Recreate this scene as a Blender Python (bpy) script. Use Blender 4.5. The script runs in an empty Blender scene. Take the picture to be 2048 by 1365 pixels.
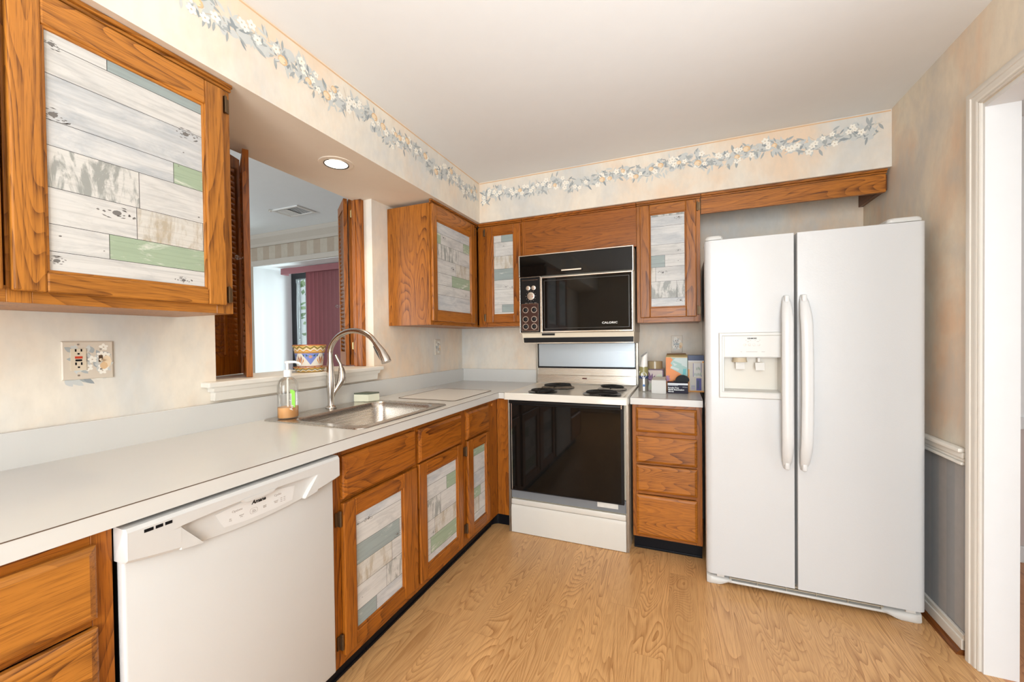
import bpy, bmesh, math, random
from mathutils import Vector, Matrix

S = bpy.context.scene
C = S.collection
PI = math.pi

# ------------------------------------------------------------------ camera
YAW, PIT, ROL = 0.3939, -0.0128, -0.0124
F_PX = 803.03
_f = Vector((-math.sin(YAW), math.cos(YAW), 0)); _r = Vector((math.cos(YAW), math.sin(YAW), 0)); _z = Vector((0, 0, 1))
_fw = math.cos(PIT) * _f + math.sin(PIT) * _z
_up = -math.sin(PIT) * _f + math.cos(PIT) * _z
_R = math.cos(ROL) * _r + math.sin(ROL) * _up
_U = -math.sin(ROL) * _r + math.cos(ROL) * _up
cam_d = bpy.data.cameras.new('camera'); cam = bpy.data.objects.new('camera', cam_d); C.objects.link(cam)
M4 = Matrix((_R, _U, -_fw)).transposed().to_4x4(); M4.translation = Vector((1.7464, -3.0662, 1.2597))
cam.matrix_world = M4
cam_d.sensor_fit = 'HORIZONTAL'; cam_d.sensor_width = 36.0
cam_d.lens = F_PX / 2048 * 36.0
cam_d.shift_y = 8.155 / 2048
cam_d.clip_start = 0.02
S.camera = cam

# ------------------------------------------------------------------ world, exposure, lights
S.view_settings.view_transform = 'Standard'
S.view_settings.look = 'None'
S.view_settings.gamma = 1.0
S.view_settings.use_curve_mapping = False
S.view_settings.exposure = -0.23
W = bpy.data.worlds.new('world'); S.world = W; W.use_nodes = True
bg = W.node_tree.nodes['Background']
bg.inputs['Color'].default_value = (0.86, 0.93, 1.0, 1); bg.inputs['Strength'].default_value = 1.3

def area(name, loc, aim, sx, sy, power, col=(1, 1, 1), spread=PI):
    d = bpy.data.lights.new(name, 'AREA'); d.shape = 'RECTANGLE'; d.size = sx; d.size_y = sy
    d.energy = power; d.color = col; d.spread = spread
    o = bpy.data.objects.new(name, d); C.objects.link(o)
    o.location = loc
    o.rotation_euler = (Vector(aim) - Vector(loc)).to_track_quat('-Z', 'Y').to_euler()
    return o
# daylight from the slider and the side room, plus two added fill lights
area('daylight_dining_slider', (-2.35, 1.0, 1.25), (-2.45, -1.5, 1.0), 0.8, 1.8, 95, (0.84, 0.93, 1.0))
area('dining_fill_light', (-2.3, -4.9, 1.3), (-2.2, 0.0, 1.5), 2.2, 1.6, 122, (0.85, 0.93, 1.0))  # added fill for the dining ceiling and striped wall, no window modelled there
area('daylight_side_room', (4.86, -2.35, 1.05), (2.3, -1.3, 1.1), 1.5, 1.9, 26, (0.90, 0.95, 1.0))
area('kitchen_fill_light', (1.95, -5.12, 1.35), (1.7, 0.0, 1.35), 1.5, 1.9, 148, (0.86, 0.94, 1.0))  # added frontal fill from behind the camera, no known window there
# the photographer's flash bounced off the ceiling
fl_d = bpy.data.lights.new('bounce_flash', 'SPOT'); fl_d.energy = 82; fl_d.color = (0.87, 0.945, 1.0); fl_d.spot_size = math.radians(134); fl_d.spot_blend = 0.55; fl_d.shadow_soft_size = 0.06
fl_o = bpy.data.objects.new('bounce_flash', fl_d); C.objects.link(fl_o); fl_o.location = (2.0, -2.75, 1.42)
fl_o.rotation_euler = (Vector((1.85, -2.62, 2.44)) - fl_o.location).to_track_quat('-Z', 'Y').to_euler()

# ------------------------------------------------------------------ mesh helpers
def box(bm, x0, x1, y0, y1, z0, z1, mi=0, bev=0.0, seg=2):
    if x0 > x1: x0, x1 = x1, x0
    if y0 > y1: y0, y1 = y1, y0
    if z0 > z1: z0, z1 = z1, z0
    v = [bm.verts.new((x, y, z)) for z in (z0, z1) for y in (y0, y1) for x in (x0, x1)]
    fs = [bm.faces.new([v[i] for i in q]) for q in ((0, 2, 3, 1), (4, 5, 7, 6), (0, 1, 5, 4), (2, 6, 7, 3), (0, 4, 6, 2), (1, 3, 7, 5))]
    for f in fs: f.material_index = mi
    if bev > 0:
        es = list({e for f in fs for e in f.edges})
        r = bmesh.ops.bevel(bm, geom=es, offset=bev, segments=seg, affect='EDGES', profile=0.5)
        for f in r['faces']: f.material_index = mi
    return fs

def prism(bm, pts, d, mi=0):
    """polygon pts (3d) extruded by the vector d"""
    d = Vector(d)
    a = [bm.verts.new(p) for p in pts]; b = [bm.verts.new(Vector(p) + d) for p in pts]
    n = len(pts); fs = [bm.faces.new(a), bm.faces.new(b[::-1])]
    for i in range(n):
        j = (i + 1) % n
        fs.append(bm.faces.new((a[i], b[i], b[j], a[j])))
    for f in fs: f.material_index = mi
    return fs

def poly(bm, pts, mi=0):
    f = bm.faces.new([bm.verts.new(p) for p in pts]); f.material_index = mi; return f

def lathe(bm, prof, c, n=32, mi=0, sx=1.0, sy=1.0, axis='z', cap0=True, cap1=True):
    """profile [(r, h)...] turned round an axis through c"""
    rings = []
    for r, h in prof:
        ring = []
        for i in range(n):
            t = 2 * PI * i / n
            u, v = r * sx * math.cos(t), r * sy * math.sin(t)
            p = {'z': (u, v, h), 'y': (u, h, v), 'x': (h, u, v)}[axis]
            ring.append(bm.verts.new((c[0] + p[0], c[1] + p[1], c[2] + p[2])))
        rings.append(ring)
    fs = []
    for a, b in zip(rings, rings[1:]):
        for i in range(n):
            j = (i + 1) % n
            fs.append(bm.faces.new((a[i], a[j], b[j], b[i])))
    if cap0: fs.append(bm.faces.new(rings[0][::-1]))
    if cap1: fs.append(bm.faces.new(rings[-1]))
    for f in fs: f.material_index = mi
    return fs

def tube(bm, pts, rad, n=12, mi=0, cap=True, closed=False):
    pts = [Vector(p) for p in pts]; m = len(pts)
    if not isinstance(rad, (list, tuple)): rad = [rad] * m
    tang = []
    for i in range(m):
        if closed: t = pts[(i + 1) % m] - pts[i - 1]
        else: t = pts[min(i + 1, m - 1)] - pts[max(i - 1, 0)]
        tang.append(t.normalized())
    ref = Vector((0, 0, 1)) if abs(tang[0].z) < 0.9 else Vector((1, 0, 0))
    u = (ref - tang[0] * ref.dot(tang[0])).normalized()
    rings = []
    for i in range(m):
        u = (u - tang[i] * u.dot(tang[i])).normalized(); v = tang[i].cross(u)
        rings.append([bm.verts.new(pts[i] + (u * math.cos(2 * PI * k / n) + v * math.sin(2 * PI * k / n)) * rad[i]) for k in range(n)])
    fs = []
    rr = list(zip(rings, rings[1:])) + ([(rings[-1], rings[0])] if closed else [])
    for a, b in rr:
        for k in range(n):
            l = (k + 1) % n
            fs.append(bm.faces.new((a[k], a[l], b[l], b[k])))
    if cap and not closed:
        fs.append(bm.faces.new(rings[0][::-1])); fs.append(bm.faces.new(rings[-1]))
    for f in fs: f.material_index = mi
    return fs

def rrect(x0, x1, y0, y1, r, k=6):
    """rounded rectangle outline, same count for every call with the same k"""
    out = []
    for cx, cy, a0 in ((x1 - r, y1 - r, 0), (x0 + r, y1 - r, 90), (x0 + r, y0 + r, 180), (x1 - r, y0 + r, 270)):
        for i in range(k + 1):
            a = math.radians(a0 + 90 * i / k)
            out.append((cx + r * math.cos(a), cy + r * math.sin(a)))
    return out

def loft(bm, loops, mi=0, cap0=False, cap1=False):
    vs = [[bm.verts.new(p) for p in l] for l in loops]
    n = len(vs[0]); fs = []
    for a, b in zip(vs, vs[1:]):
        for i in range(n):
            j = (i + 1) % n
            fs.append(bm.faces.new((a[i], a[j], b[j], b[i])))
    if cap0: fs.append(bm.faces.new(vs[0][::-1]))
    if cap1: fs.append(bm.faces.new(vs[-1]))
    for f in fs: f.material_index = mi
    return fs

def NB(): return bmesh.new()

def obj(name, bm, mats, parent=None, smooth=None, fix=True):
    if not isinstance(mats, (list, tuple)): mats = [mats]
    if fix: bmesh.ops.recalc_face_normals(bm, faces=bm.faces)
    if parent is None:
        xs = [v.co.x for v in bm.verts]; ys = [v.co.y for v in bm.verts]; zs = [v.co.z for v in bm.verts]
        org = Vector(((min(xs) + max(xs)) / 2, (min(ys) + max(ys)) / 2, min(zs)))
    else:
        org = Vector(parent['_org'])
    for v in bm.verts: v.co -= org
    me = bpy.data.meshes.new(name); bm.to_mesh(me); bm.free()
    for m in mats: me.materials.append(m)
    if smooth is not None:
        me.shade_smooth(); me.set_sharp_from_angle(angle=math.radians(smooth))
    o = bpy.data.objects.new(name, me); C.objects.link(o)
    if parent is None: o.location = org
    else: o.parent = parent
    o['_org'] = tuple(org)
    return o

def thing(name, label, cat, loc, group=None):
    o = bpy.data.objects.new(name, None); C.objects.link(o); o.location = loc; o['_org'] = tuple(loc)
    o.empty_display_size = 0.1
    return tag(o, label, cat, group)

def tag(o, label, cat, group=None):
    o['label'] = label; o['category'] = cat
    if group: o['group'] = group
    return o

def struct(name, bm, mats, smooth=None, label=None):
    o = obj(name, bm, mats, None, smooth); o['kind'] = 'structure'
    if label: o['label'] = label
    return o

def text(name, s, size, org, right, up, mat, parent, align='CENTER', shear=0.0, ext=0.0002, bold=0.0, xs=1.0):
    cu = bpy.data.curves.new(name, 'FONT'); cu.body = s; cu.size = size; cu.align_x = align; cu.align_y = 'CENTER'
    cu.shear = shear; cu.extrude = ext; cu.offset = bold; cu.resolution_u = 2
    t = bpy.data.objects.new(name + '_tmp', cu); C.objects.link(t)
    bpy.context.view_layer.update()
    me = bpy.data.meshes.new_from_object(t)
    bpy.data.objects.remove(t); bpy.data.curves.remove(cu)
    r = Vector(right).normalized(); u = Vector(up).normalized(); n = r.cross(u)
    o0 = Vector(org) - Vector(parent['_org'])
    for v in me.vertices:
        v.co = o0 + r * v.co.x * xs + u * v.co.y + n * v.co.z
    me.materials.append(mat); me.name = name
    o = bpy.data.objects.new(name, me); C.objects.link(o); o.parent = parent; o['_org'] = parent['_org']
    return o

# ------------------------------------------------------------------ materials
class NT:
    def __init__(s, name):
        s.m = bpy.data.materials.new(name); s.m.use_nodes = True; s.t = s.m.node_tree
        s.b = s.t.nodes['Principled BSDF']; s.out = s.t.nodes['Material Output']
    def n(s, typ, **kw):
        x = s.t.nodes.new(typ)
        for k, v in kw.items(): setattr(x, k, v)
        return x
    def l(s, a, b): s.t.links.new(a, b)
    def val(s, sock, v):
        if hasattr(v, 'is_output') or hasattr(v, 'links'): s.l(v, sock)
        else: sock.default_value = v
    def math(s, op, a, b=None, c=None, clamp=False):
        x = s.n('ShaderNodeMath', operation=op, use_clamp=clamp)
        s.val(x.inputs[0], a)
        if b is not None: s.val(x.inputs[1], b)
        if c is not None: s.val(x.inputs[2], c)
        return x.outputs[0]
    def vmath(s, op, a, b):
        x = s.n('ShaderNodeVectorMath', operation=op)
        s.val(x.inputs[0], a); s.val(x.inputs[1], b); return x.outputs[0]
    def coords(s, rnd=True):
        c = s.n('ShaderNodeTexCoord').outputs['Object']
        if rnd:
            r = s.n('ShaderNodeObjectInfo').outputs['Random']
            cb = s.n('ShaderNodeCombineXYZ')
            s.l(s.math('MULTIPLY', r, 31.7), cb.inputs[0]); s.l(s.math('MULTIPLY', r, 57.3), cb.inputs[1]); s.l(s.math('MULTIPLY', r, 43.1), cb.inputs[2])
            c = s.vmath('ADD', c, cb.outputs[0])
        return c
    def noise(s, vec, scale=5.0, detail=2.0, dist=0.0, rough=0.5, vs=None):
        if vs is not None: vec = s.vmath('MULTIPLY', vec, vs)
        x = s.n('ShaderNodeTexNoise')
        s.l(vec, x.inputs['Vector']); x.inputs['Scale'].default_value = scale; x.inputs['Detail'].default_value = detail
        x.inputs['Distortion'].default_value = dist; x.inputs['Roughness'].default_value = rough
        return x.outputs['Fac']
    def ramp(s, fac, stops, interp='LINEAR'):
        x = s.n('ShaderNodeValToRGB'); x.color_ramp.interpolation = interp
        while len(x.color_ramp.elements) < len(stops): x.color_ramp.elements.new(0.5)
        for e, (p, c) in zip(x.color_ramp.elements, stops):
            e.position = p; e.color = (c if isinstance(c, (tuple, list)) else (c, c, c)) + ((1,) if not isinstance(c, (tuple, list)) or len(c) == 3 else ())
        s.l(fac, x.inputs[0]); return x.outputs[0]
    def mr(s, v, a, b, c=0.0, d=1.0):
        x = s.n('ShaderNodeMapRange'); s.l(v, x.inputs[0])
        for i, q in zip((1, 2, 3, 4), (a, b, c, d)): x.inputs[i].default_value = q
        return x.outputs[0]
    def mix(s, f, a, b, mode='MIX'):
        x = s.n('ShaderNodeMix', data_type='RGBA', blend_type=mode)
        s.val(x.inputs[0], f)
        for i, q in ((6, a), (7, b)):
            if isinstance(q, (tuple, list)): x.inputs[i].default_value = tuple(q) + (1,)
            else: s.l(q, x.inputs[i])
        return x.outputs[2]
    def bump(s, h, strength=0.1, dist=0.002):
        x = s.n('ShaderNodeBump'); x.inputs['Strength'].default_value = strength; x.inputs['Distance'].default_value = dist
        s.l(h, x.inputs['Height']); s.l(x.outputs[0], s.b.inputs['Normal'])
    def set(s, col=None, rough=0.5, metal=0.0, spec=0.5, coat=0.0):
        if col is not None:
            if isinstance(col, (tuple, list)): s.b.inputs['Base Color'].default_value = tuple(col) + (1,)
            else: s.l(col, s.b.inputs['Base Color'])
        s.val(s.b.inputs['Roughness'], rough); s.b.inputs['Metallic'].default_value = metal
        s.b.inputs['Specular IOR Level'].default_value = spec; s.b.inputs['Coat Weight'].default_value = coat
        return s.m

_cache = {}
def srgb(r, g, b):
    return tuple((c / 255 / 12.92) if c / 255 <= 0.04045 else ((c / 255 + 0.055) / 1.055) ** 2.4 for c in (r, g, b))

def plain(name, col, rough=0.5, metal=0.0, spec=0.5, coat=0.0, var=0.04):
    """a surface of one colour with faint mottling"""
    k = ('plain', name)
    if k in _cache: return _cache[k]
    t = NT(name); c = t.coords()
    f = t.noise(c, 14.0, 3.0)
    col2 = tuple(min(1, x * (1 + var)) for x in col); col1 = tuple(x * (1 - var) for x in col)
    t.set(t.mix(f, col1, col2), rough, metal, spec, coat)
    _cache[k] = t.m; return t.m

def oak(axis, tone='mid'):
    k = ('oak', axis, tone)
    if k in _cache: return _cache[k]
    tones = {'mid': ((0.40, 0.135, 0.016), (0.090, 0.022, 0.003)),
             'light': ((0.44, 0.165, 0.024), (0.120, 0.036, 0.006)),
             'warm': ((0.36, 0.108, 0.009), (0.085, 0.019, 0.0025)),
             'dark': ((0.20, 0.062, 0.012), (0.07, 0.019, 0.004))}
    li, dk = tones[tone]
    t = NT('oak_%s_%s' % (axis, tone)); c = t.coords()
    i = 'xyz'.index(axis)
    def sc(al, ac): v = [ac] * 3; v[i] = al; return tuple(v)
    # cathedral figure: growth-ring bands of a slowly varying field stretched along the grain
    n1 = t.noise(c, 1.0, 1.6, 0.25, 0.4, sc(0.85, 6.0))
    ph = t.math('MULTIPLY', n1, 30.0)
    fr = t.math('FRACT', ph)
    band = t.math('POWER', fr, 2.6)
    strength = t.mr(t.noise(c, 1.0, 2.0, 0.0, 0.5, sc(1.4, 8.0)), 0.32, 0.62, 0.30, 1.0)
    streak = t.mr(t.noise(c, 1.0, 3.0, 0.0, 0.6, sc(5.0, 130.0)), 0.40, 0.66)
    pore = t.mr(t.noise(c, 1.0, 2.0, 0.0, 0.6, sc(14.0, 420.0)), 0.52, 0.66)
    tick = t.mr(t.noise(c, 1.0, 2.0, 0.3, 0.5, sc(2.0, 34.0)), 0.35, 0.7)
    ring = t.math('MULTIPLY', t.math('MULTIPLY', band, strength), t.mr(streak, 0.0, 1.0, 0.55, 1.0))
    tonev = t.mr(t.noise(c, 1.0, 2.0, 0.0, 0.5, sc(0.8, 4.0)), 0.3, 0.7)
    f = t.math('ADD', t.math('MULTIPLY', ring, 0.95), t.math('MULTIPLY', pore, 0.42))
    f = t.math('ADD', f, t.math('MULTIPLY', t.math('MULTIPLY', tick, streak), 0.42), clamp=True)
    base = t.mix(tonev, tuple(x * 0.86 for x in li), tuple(min(1, x * 1.16) for x in li))
    t.set(t.mix(f, base, dk), 0.36, 0.0, 0.35, 0.06)
    t.b.inputs['Coat Roughness'].default_value = 0.25
    t.bump(f, 0.10, 0.001)
    _cache[k] = t.m; return t.m

def floor_mat(name, li, dk, width):
    t = NT(name); c = t.coords(False)
    sp = t.n('ShaderNodeSeparateXYZ'); t.l(c, sp.inputs[0]); x, y = sp.outputs[0], sp.outputs[1]
    xs = t.math('DIVIDE', t.math('ADD', x, 0.047), width)
    ix = t.math('FLOOR', xs)
    w1 = t.n('ShaderNodeTexWhiteNoise', noise_dimensions='1D'); t.l(ix, w1.inputs['W'])
    y2 = t.math('ADD', y, t.math('MULTIPLY', w1.outputs['Value'], 7.0))
    ys = t.math('DIVIDE', y2, 1.22); iy = t.math('FLOOR', ys)
    cb = t.n('ShaderNodeCombineXYZ'); t.l(ix, cb.inputs[0]); t.l(iy, cb.inputs[1])
    w2 = t.n('ShaderNodeTexWhiteNoise', noise_dimensions='2D'); t.l(cb.outputs[0], w2.inputs['Vector'])
    r2 = w2.outputs['Value']
    cc = t.n('ShaderNodeCombineXYZ'); t.l(t.math('ADD', x, t.math('MULTIPLY', r2, 9.0)), cc.inputs[0]); t.l(y2, cc.inputs[1]); t.l(t.math('MULTIPLY', r2, 37.0), cc.inputs[2])
    v = cc.outputs[0]
    n1 = t.noise(v, 1.0, 2.2, 0.5, 0.45, (5.0, 0.72, 1.0))
    rings = t.math('POWER', t.math('FRACT', t.math('MULTIPLY', n1, 55.0)), 2.6)
    mask = t.mr(t.noise(v, 1.0, 2.0, 0.0, 0.5, (7.0, 0.9, 1.0)), 0.33, 0.62, 0.12, 1.0)
    rings = t.math('MULTIPLY', rings, mask)
    pore = t.mr(t.noise(v, 1.0, 3.0, 0.0, 0.6, (240.0, 9.0, 1.0)), 0.45, 0.68)
    fx = t.math('FRACT', xs); seam = t.math('LESS_THAN', t.math('MINIMUM', fx, t.math('SUBTRACT', 1.0, fx)), 0.007)
    fy = t.math('FRACT', ys); seam2 = t.math('LESS_THAN', fy, 0.0022)
    seam = t.math('MULTIPLY', t.math('MAXIMUM', seam, seam2), 0.38)
    f = t.math('ADD', t.math('MULTIPLY', rings, 0.66), t.math('MULTIPLY', pore, 0.34))
    f = t.math('MAXIMUM', f, seam)
    tone = t.math('MULTIPLY', t.math('ADD', r2, t.noise(v, 1.0, 2.0, 0.0, 0.5, (4.0, 0.8, 1.0))), 0.5)
    base = t.mix(tone, tuple(a * 0.84 for a in li), tuple(min(1, a * 1.14) for a in li))
    t.set(t.mix(f, base, dk), 0.34, 0.0, 0.5)
    t.bump(f, 0.05, 0.0008)
    return t.m

def wallpaper(name, cream, peach, grey, amt=1.0):
    t = NT(name); c = t.coords(False)
    a = t.noise(c, 1.9, 5.0, 0.4, 0.62, (1, 1, 0.75))
    b = t.noise(t.vmath('ADD', c, (7.3, 3.1, 5.7)), 2.5, 5.0, 0.3, 0.6, (1, 1, 0.7))
    fine = t.noise(c, 26.0, 4.0, 0.0, 0.65, (1, 1, 0.45))
    col = t.mix(t.mr(a, 0.46, 0.64, 0.0, min(1, 0.85 * amt)), cream, peach)
    col = t.mix(t.mr(b, 0.48, 0.68, 0.0, min(1, 0.8 * amt)), col, grey)
    col = t.mix(t.mr(fine, 0.40, 0.72, 0.0, 0.30), col, tuple(x * 0.72 for x in cream))
    t.set(col, 0.62, 0.0, 0.3)
    t.bump(fine, 0.05, 0.001)
    return t.m

def stripes(name, c1, c2, axis, period):
    t = NT(name); c = t.coords(False)
    sp = t.n('ShaderNodeSeparateXYZ'); t.l(c, sp.inputs[0])
    fr = t.math('FRACT', t.math('DIVIDE', t.math('ADD', sp.outputs['xyz'.index(axis)], 20.0), period))
    f = t.math('LESS_THAN', fr, 0.5)
    nz = t.noise(c, 30.0, 3.0)
    col = t.mix(f, c1, c2)
    col = t.mix(t.mr(nz, 0.3, 0.8, 0.0, 0.25), col, tuple(x * 0.7 for x in c1))
    t.set(col, 0.6, 0.0, 0.3); return t.m

def plankpaper(name, base, patch, lo, hi, amt, vertical=False):
    """printed weathered boards: colour with streaks and worn patches"""
    t = NT(name); c = t.coords()
    st = t.noise(c, 1.0, 4.0, 0.2, 0.6, (4.0, 4.0, 150.0))
    pv = (30.0, 30.0, 9.0) if vertical else (6.0, 6.0, 22.0)
    p = t.noise(c, 1.0, 5.0, 0.5, 0.68, pv)
    col = t.mix(t.mr(p, lo, hi, 0.0, amt), base, patch)
    col = t.mix(t.mr(st, 0.48, 0.72, 0.0, 0.42), col, tuple(x * 0.55 for x in base))
    t.set(col, 0.42, 0.0, 0.4); return t.m

def steel(name, col, rough, axis=None):
    t = NT(name); c = t.coords()
    vs = (40.0, 40.0, 40.0)
    if axis: vs = [300.0] * 3; vs['xyz'.index(axis)] = 4.0; vs = tuple(vs)
    f = t.noise(c, 1.0, 3.0, 0.0, 0.6, vs)
    t.set(t.mix(f, tuple(x * 0.92 for x in col), col), t.mr(f, 0.3, 0.7, rough * 0.85, rough * 1.15), 1.0)
    return t.m

def clear(name, tint, gloss=0.1, rough=0.02):
    """a thin clear pane or bottle wall"""
    t = NT(name)
    tr = t.n('ShaderNodeBsdfTransparent'); tr.inputs[0].default_value = tuple(tint) + (1,)
    gl = t.n('ShaderNodeBsdfGlossy'); gl.inputs['Roughness'].default_value = rough
    fr = t.n('ShaderNodeFresnel'); fr.inputs[0].default_value = 1.45
    mx = t.n('ShaderNodeMixShader')
    nz = t.noise(t.coords(), 3.0, 1.0)
    t.l(t.math('ADD', t.math('MULTIPLY', fr.outputs[0], 0.55), t.math('MULTIPLY', nz, gloss * 0.2)), mx.inputs[0])
    t.l(tr.outputs[0], mx.inputs[1]); t.l(gl.outputs[0], mx.inputs[2]); t.l(mx.outputs[0], t.out.inputs[0])
    return t.m

def emit(name, col, st):
    t = NT(name)
    t.set(col, 0.5); t.b.inputs['Emission Color'].default_value = tuple(col) + (1,); t.b.inputs['Emission Strength'].default_value = st
    return t.m

M_paper = wallpaper('wallpaper_mottled', (0.77, 0.70, 0.595), (0.77, 0.60, 0.445), (0.62, 0.61, 0.575), 1.25)
M_paperR = wallpaper('wallpaper_mottled_side', (0.86, 0.76, 0.61), (0.82, 0.60, 0.42), (0.64, 0.61, 0.55), 1.25)
M_soffpaint = plain('soffit_paint', (0.80, 0.70, 0.575), 0.7, var=0.03)
M_ceil = plain('ceiling_paint', (0.80, 0.80, 0.79), 0.8, var=0.015)
M_trim = plain('trim_paint', (0.72, 0.68, 0.61), 0.4, var=0.03)
M_trimw = plain('trim_paint_white', (0.74, 0.735, 0.72), 0.45, var=0.02)
M_floor = floor_mat('oak_laminate_floor', (0.66, 0.372, 0.155), (0.29, 0.115, 0.028), 0.13)
M_floor2 = floor_mat('orange_oak_floor', (0.58, 0.26, 0.11), (0.3, 0.10, 0.03), 0.06)
M_carpet = plain('dining_carpet', (0.5, 0.45, 0.38), 0.95, var=0.1)
M_lam = plain('counter_laminate', (0.61, 0.60, 0.57), 0.22, spec=0.5, var=0.012)
M_seam = plain('laminate_seam_brown', (0.10, 0.065, 0.045), 0.5)
M_white = plain('dishwasher_enamel', (0.575, 0.565, 0.545), 0.28, var=0.012)
def _fridge():
    t = NT('pebbled_white_enamel'); c = t.coords()
    f = t.noise(c, 230.0, 2.0)
    t.set((0.575, 0.575, 0.57), 0.26); t.bump(f, 0.22, 0.0012); return t.m
M_fr = _fridge()
M_fr2 = plain('fridge_plastic', (0.60, 0.585, 0.55), 0.35, var=0.01)
M_frdark = plain('fridge_gasket_brown', (0.25, 0.22, 0.18), 0.6)  # dull brown of the door gasket
M_black = plain('black_vinyl', (0.006, 0.006, 0.008), 0.35, spec=.12)
M_blk = plain('black_plastic', (0.009, 0.008, 0.008), 0.38, spec=.2)
def _bglass(name, col):
    t = NT(name); c = t.coords()
    f = t.noise(c, 4.0, 2.0)
    t.set(t.mix(f, col, tuple(x * 1.6 for x in col)), 0.04, 0.0, 0.28); return t.m
M_bglass = _bglass('black_oven_glass', (0.004, 0.0035, 0.003))
M_chrome = steel('chrome', (0.80, 0.76, 0.70), 0.16)
M_trimmetal = steel('dull_trim_metal', (0.42, 0.38, 0.32), 0.34)
M_nickel = steel('brushed_nickel', (0.62, 0.58, 0.53), 0.20)
M_sink = steel('brushed_stainless', (0.60, 0.56, 0.51), 0.27, 'y')
M_guard = steel('stainless_backguard', (0.50, 0.46, 0.40), 0.26, 'x')
M_alu = steel('anodised_blue_grey_panel', (0.42, 0.46, 0.49), 0.40, 'x')
M_cream = plain('appliance_cream', (0.68, 0.59, 0.45), 0.4)
M_bronze = plain('dark_bronze', (0.15, 0.095, 0.05), 0.4, 0.8)
M_brass = plain('brass', (0.70, 0.52, 0.24), 0.3, 0.9)
M_ink = plain('black_ink', (0.006, 0.006, 0.007), 0.5, spec=.12)
M_inkg = plain('grey_ink', (0.36, 0.31, 0.28), 0.5)
M_inkw = plain('white_ink', (0.85, 0.84, 0.82), 0.5)
M_ppw = plain('printed_panel_white', (0.86, 0.85, 0.84), 0.4, var=0.01)
# weathered-board paper
P_W = plankpaper('board_white', (0.61, 0.595, 0.565), (0.36, 0.36, 0.36), 0.47, 0.74, 0.75)
P_S = plankpaper('board_stained', (0.60, 0.585, 0.55), (0.27, 0.28, 0.26), 0.47, 0.57, 0.9, True)
P_G = plankpaper('board_sage', (0.33, 0.41, 0.29), (0.70, 0.70, 0.62), 0.56, 0.66, 0.8)
P_B = plankpaper('board_grey_blue', (0.30, 0.35, 0.34), (0.66, 0.67, 0.64), 0.58, 0.68, 0.7)
P_T = plankpaper('board_tan', (0.60, 0.575, 0.525), (0.40, 0.33, 0.23), 0.46, 0.62, 0.85, True)
P_C = plankpaper('board_cloudy', (0.61, 0.605, 0.59), (0.38, 0.405, 0.43), 0.40, 0.66, 0.85)
P_L = plain('board_gap', (0.05, 0.047, 0.045), 0.6)
P_K = plain('board_knot', (0.16, 0.15, 0.14), 0.6)
PLANK = [P_W, P_S, P_G, P_B, P_T, P_C, P_L, P_K]
PI_ = {'w': 0, 's': 1, 'g': 2, 'b': 3, 't': 4, 'c': 5}
# floral print colours
FL = [plain('print_leaf_grey', (0.36, 0.38, 0.375), 0.6, var=.2), plain('print_leaf_dark', (0.27, 0.30, 0.31), 0.6, var=.2), plain('print_leaf_pale', (0.56, 0.57, 0.54), 0.6, var=.1),
      plain('print_petal_cream', (0.83, 0.79, 0.70), 0.6), plain('print_fruit_peach', (0.70, 0.47, 0.26), 0.6), plain('print_fruit_light', (0.80, 0.63, 0.43), 0.6),
      plain('print_vine_tan', (0.55, 0.46, 0.34), 0.6), plain('print_line_orange', (0.64, 0.42, 0.24), 0.6), plain('print_wash_grey', (0.55, 0.56, 0.54), 0.6)]

# ------------------------------------------------------------------ room shell
H, ZS, XS, YS, XR = 2.4426, 2.142, 0.368, 0.354, 2.78
YF = -5.2
b = NB(); box(b, -0.13, XR + 0.05, YF, 0.12, -0.1, 0.0); struct('floor', b, M_floor)
b = NB(); box(b, -0.13, XR, YF, 0.12, H, H + 0.1); struct('ceiling', b, M_ceil)
# sink wall with the pass-through
Y0, Y1, ZSILL = -2.018, -1.097, 1.085
b = NB()
box(b, -0.13, 0, YF, 0.12, 0, ZSILL); box(b, -0.13, 0, YF, Y0, ZSILL, ZS); box(b, -0.13, 0, Y1, 0.12, ZSILL, ZS)
struct('wall_left', b, M_paper)
b = NB(); box(b, 0.0, XR, 0, 0.12, 0, H); struct('wall_back', b, M_paper)
b = NB()
yD0, yD1, zD = -2.05, -1.031, 2.102
box(b, XR, XR + 0.094, yD1, 0.0, 0.80, H, 0); box(b, XR, XR + 0.094, yD1, 0.0, 0, 0.80, 1)
box(b, XR, XR + 0.094, yD0, yD1, zD, H, 0)
box(b, XR, XR + 0.094, YF, yD0, 0.80, H, 0); box(b, XR, XR + 0.094, YF, yD0, 0, 0.80, 1)
M_wains = stripes('blue_grey_stripe_paper', (0.36, 0.37, 0.38), (0.43, 0.42, 0.41), 'y', 0.11)
struct('wall_right', b, [M_paperR, M_wains])
# wall behind the viewer, with an unseen window added for the kitchen fill light
b = NB()
WX0, WX1, WZ0, WZ1 = 1.15, 2.70, 0.40, 2.30
box(b, -0.13, XR + 0.094, YF - 0.12, YF, 0, WZ0); box(b, -0.13, XR + 0.094, YF - 0.12, YF, WZ1, H)
box(b, -0.13, WX0, YF - 0.12, YF, WZ0, WZ1); box(b, WX1, XR + 0.094, YF - 0.12, YF, WZ0, WZ1)
struct('wall_front', b, M_paper)
b = NB()
for x0, x1, z0, z1 in ((WX0, WX0 + .05, WZ0, WZ1), (WX1 - .05, WX1, WZ0, WZ1), (WX0 + .05, WX1 - .05, WZ0, WZ0 + .05), (WX0 + .05, WX1 - .05, WZ1 - .05, WZ1), (1.905, 1.945, WZ0 + .05, WZ1 - .05)):
    box(b, x0, x1, YF - 0.1, YF - 0.04, z0, z1)
struct('window_added', b, M_trimw)

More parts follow.
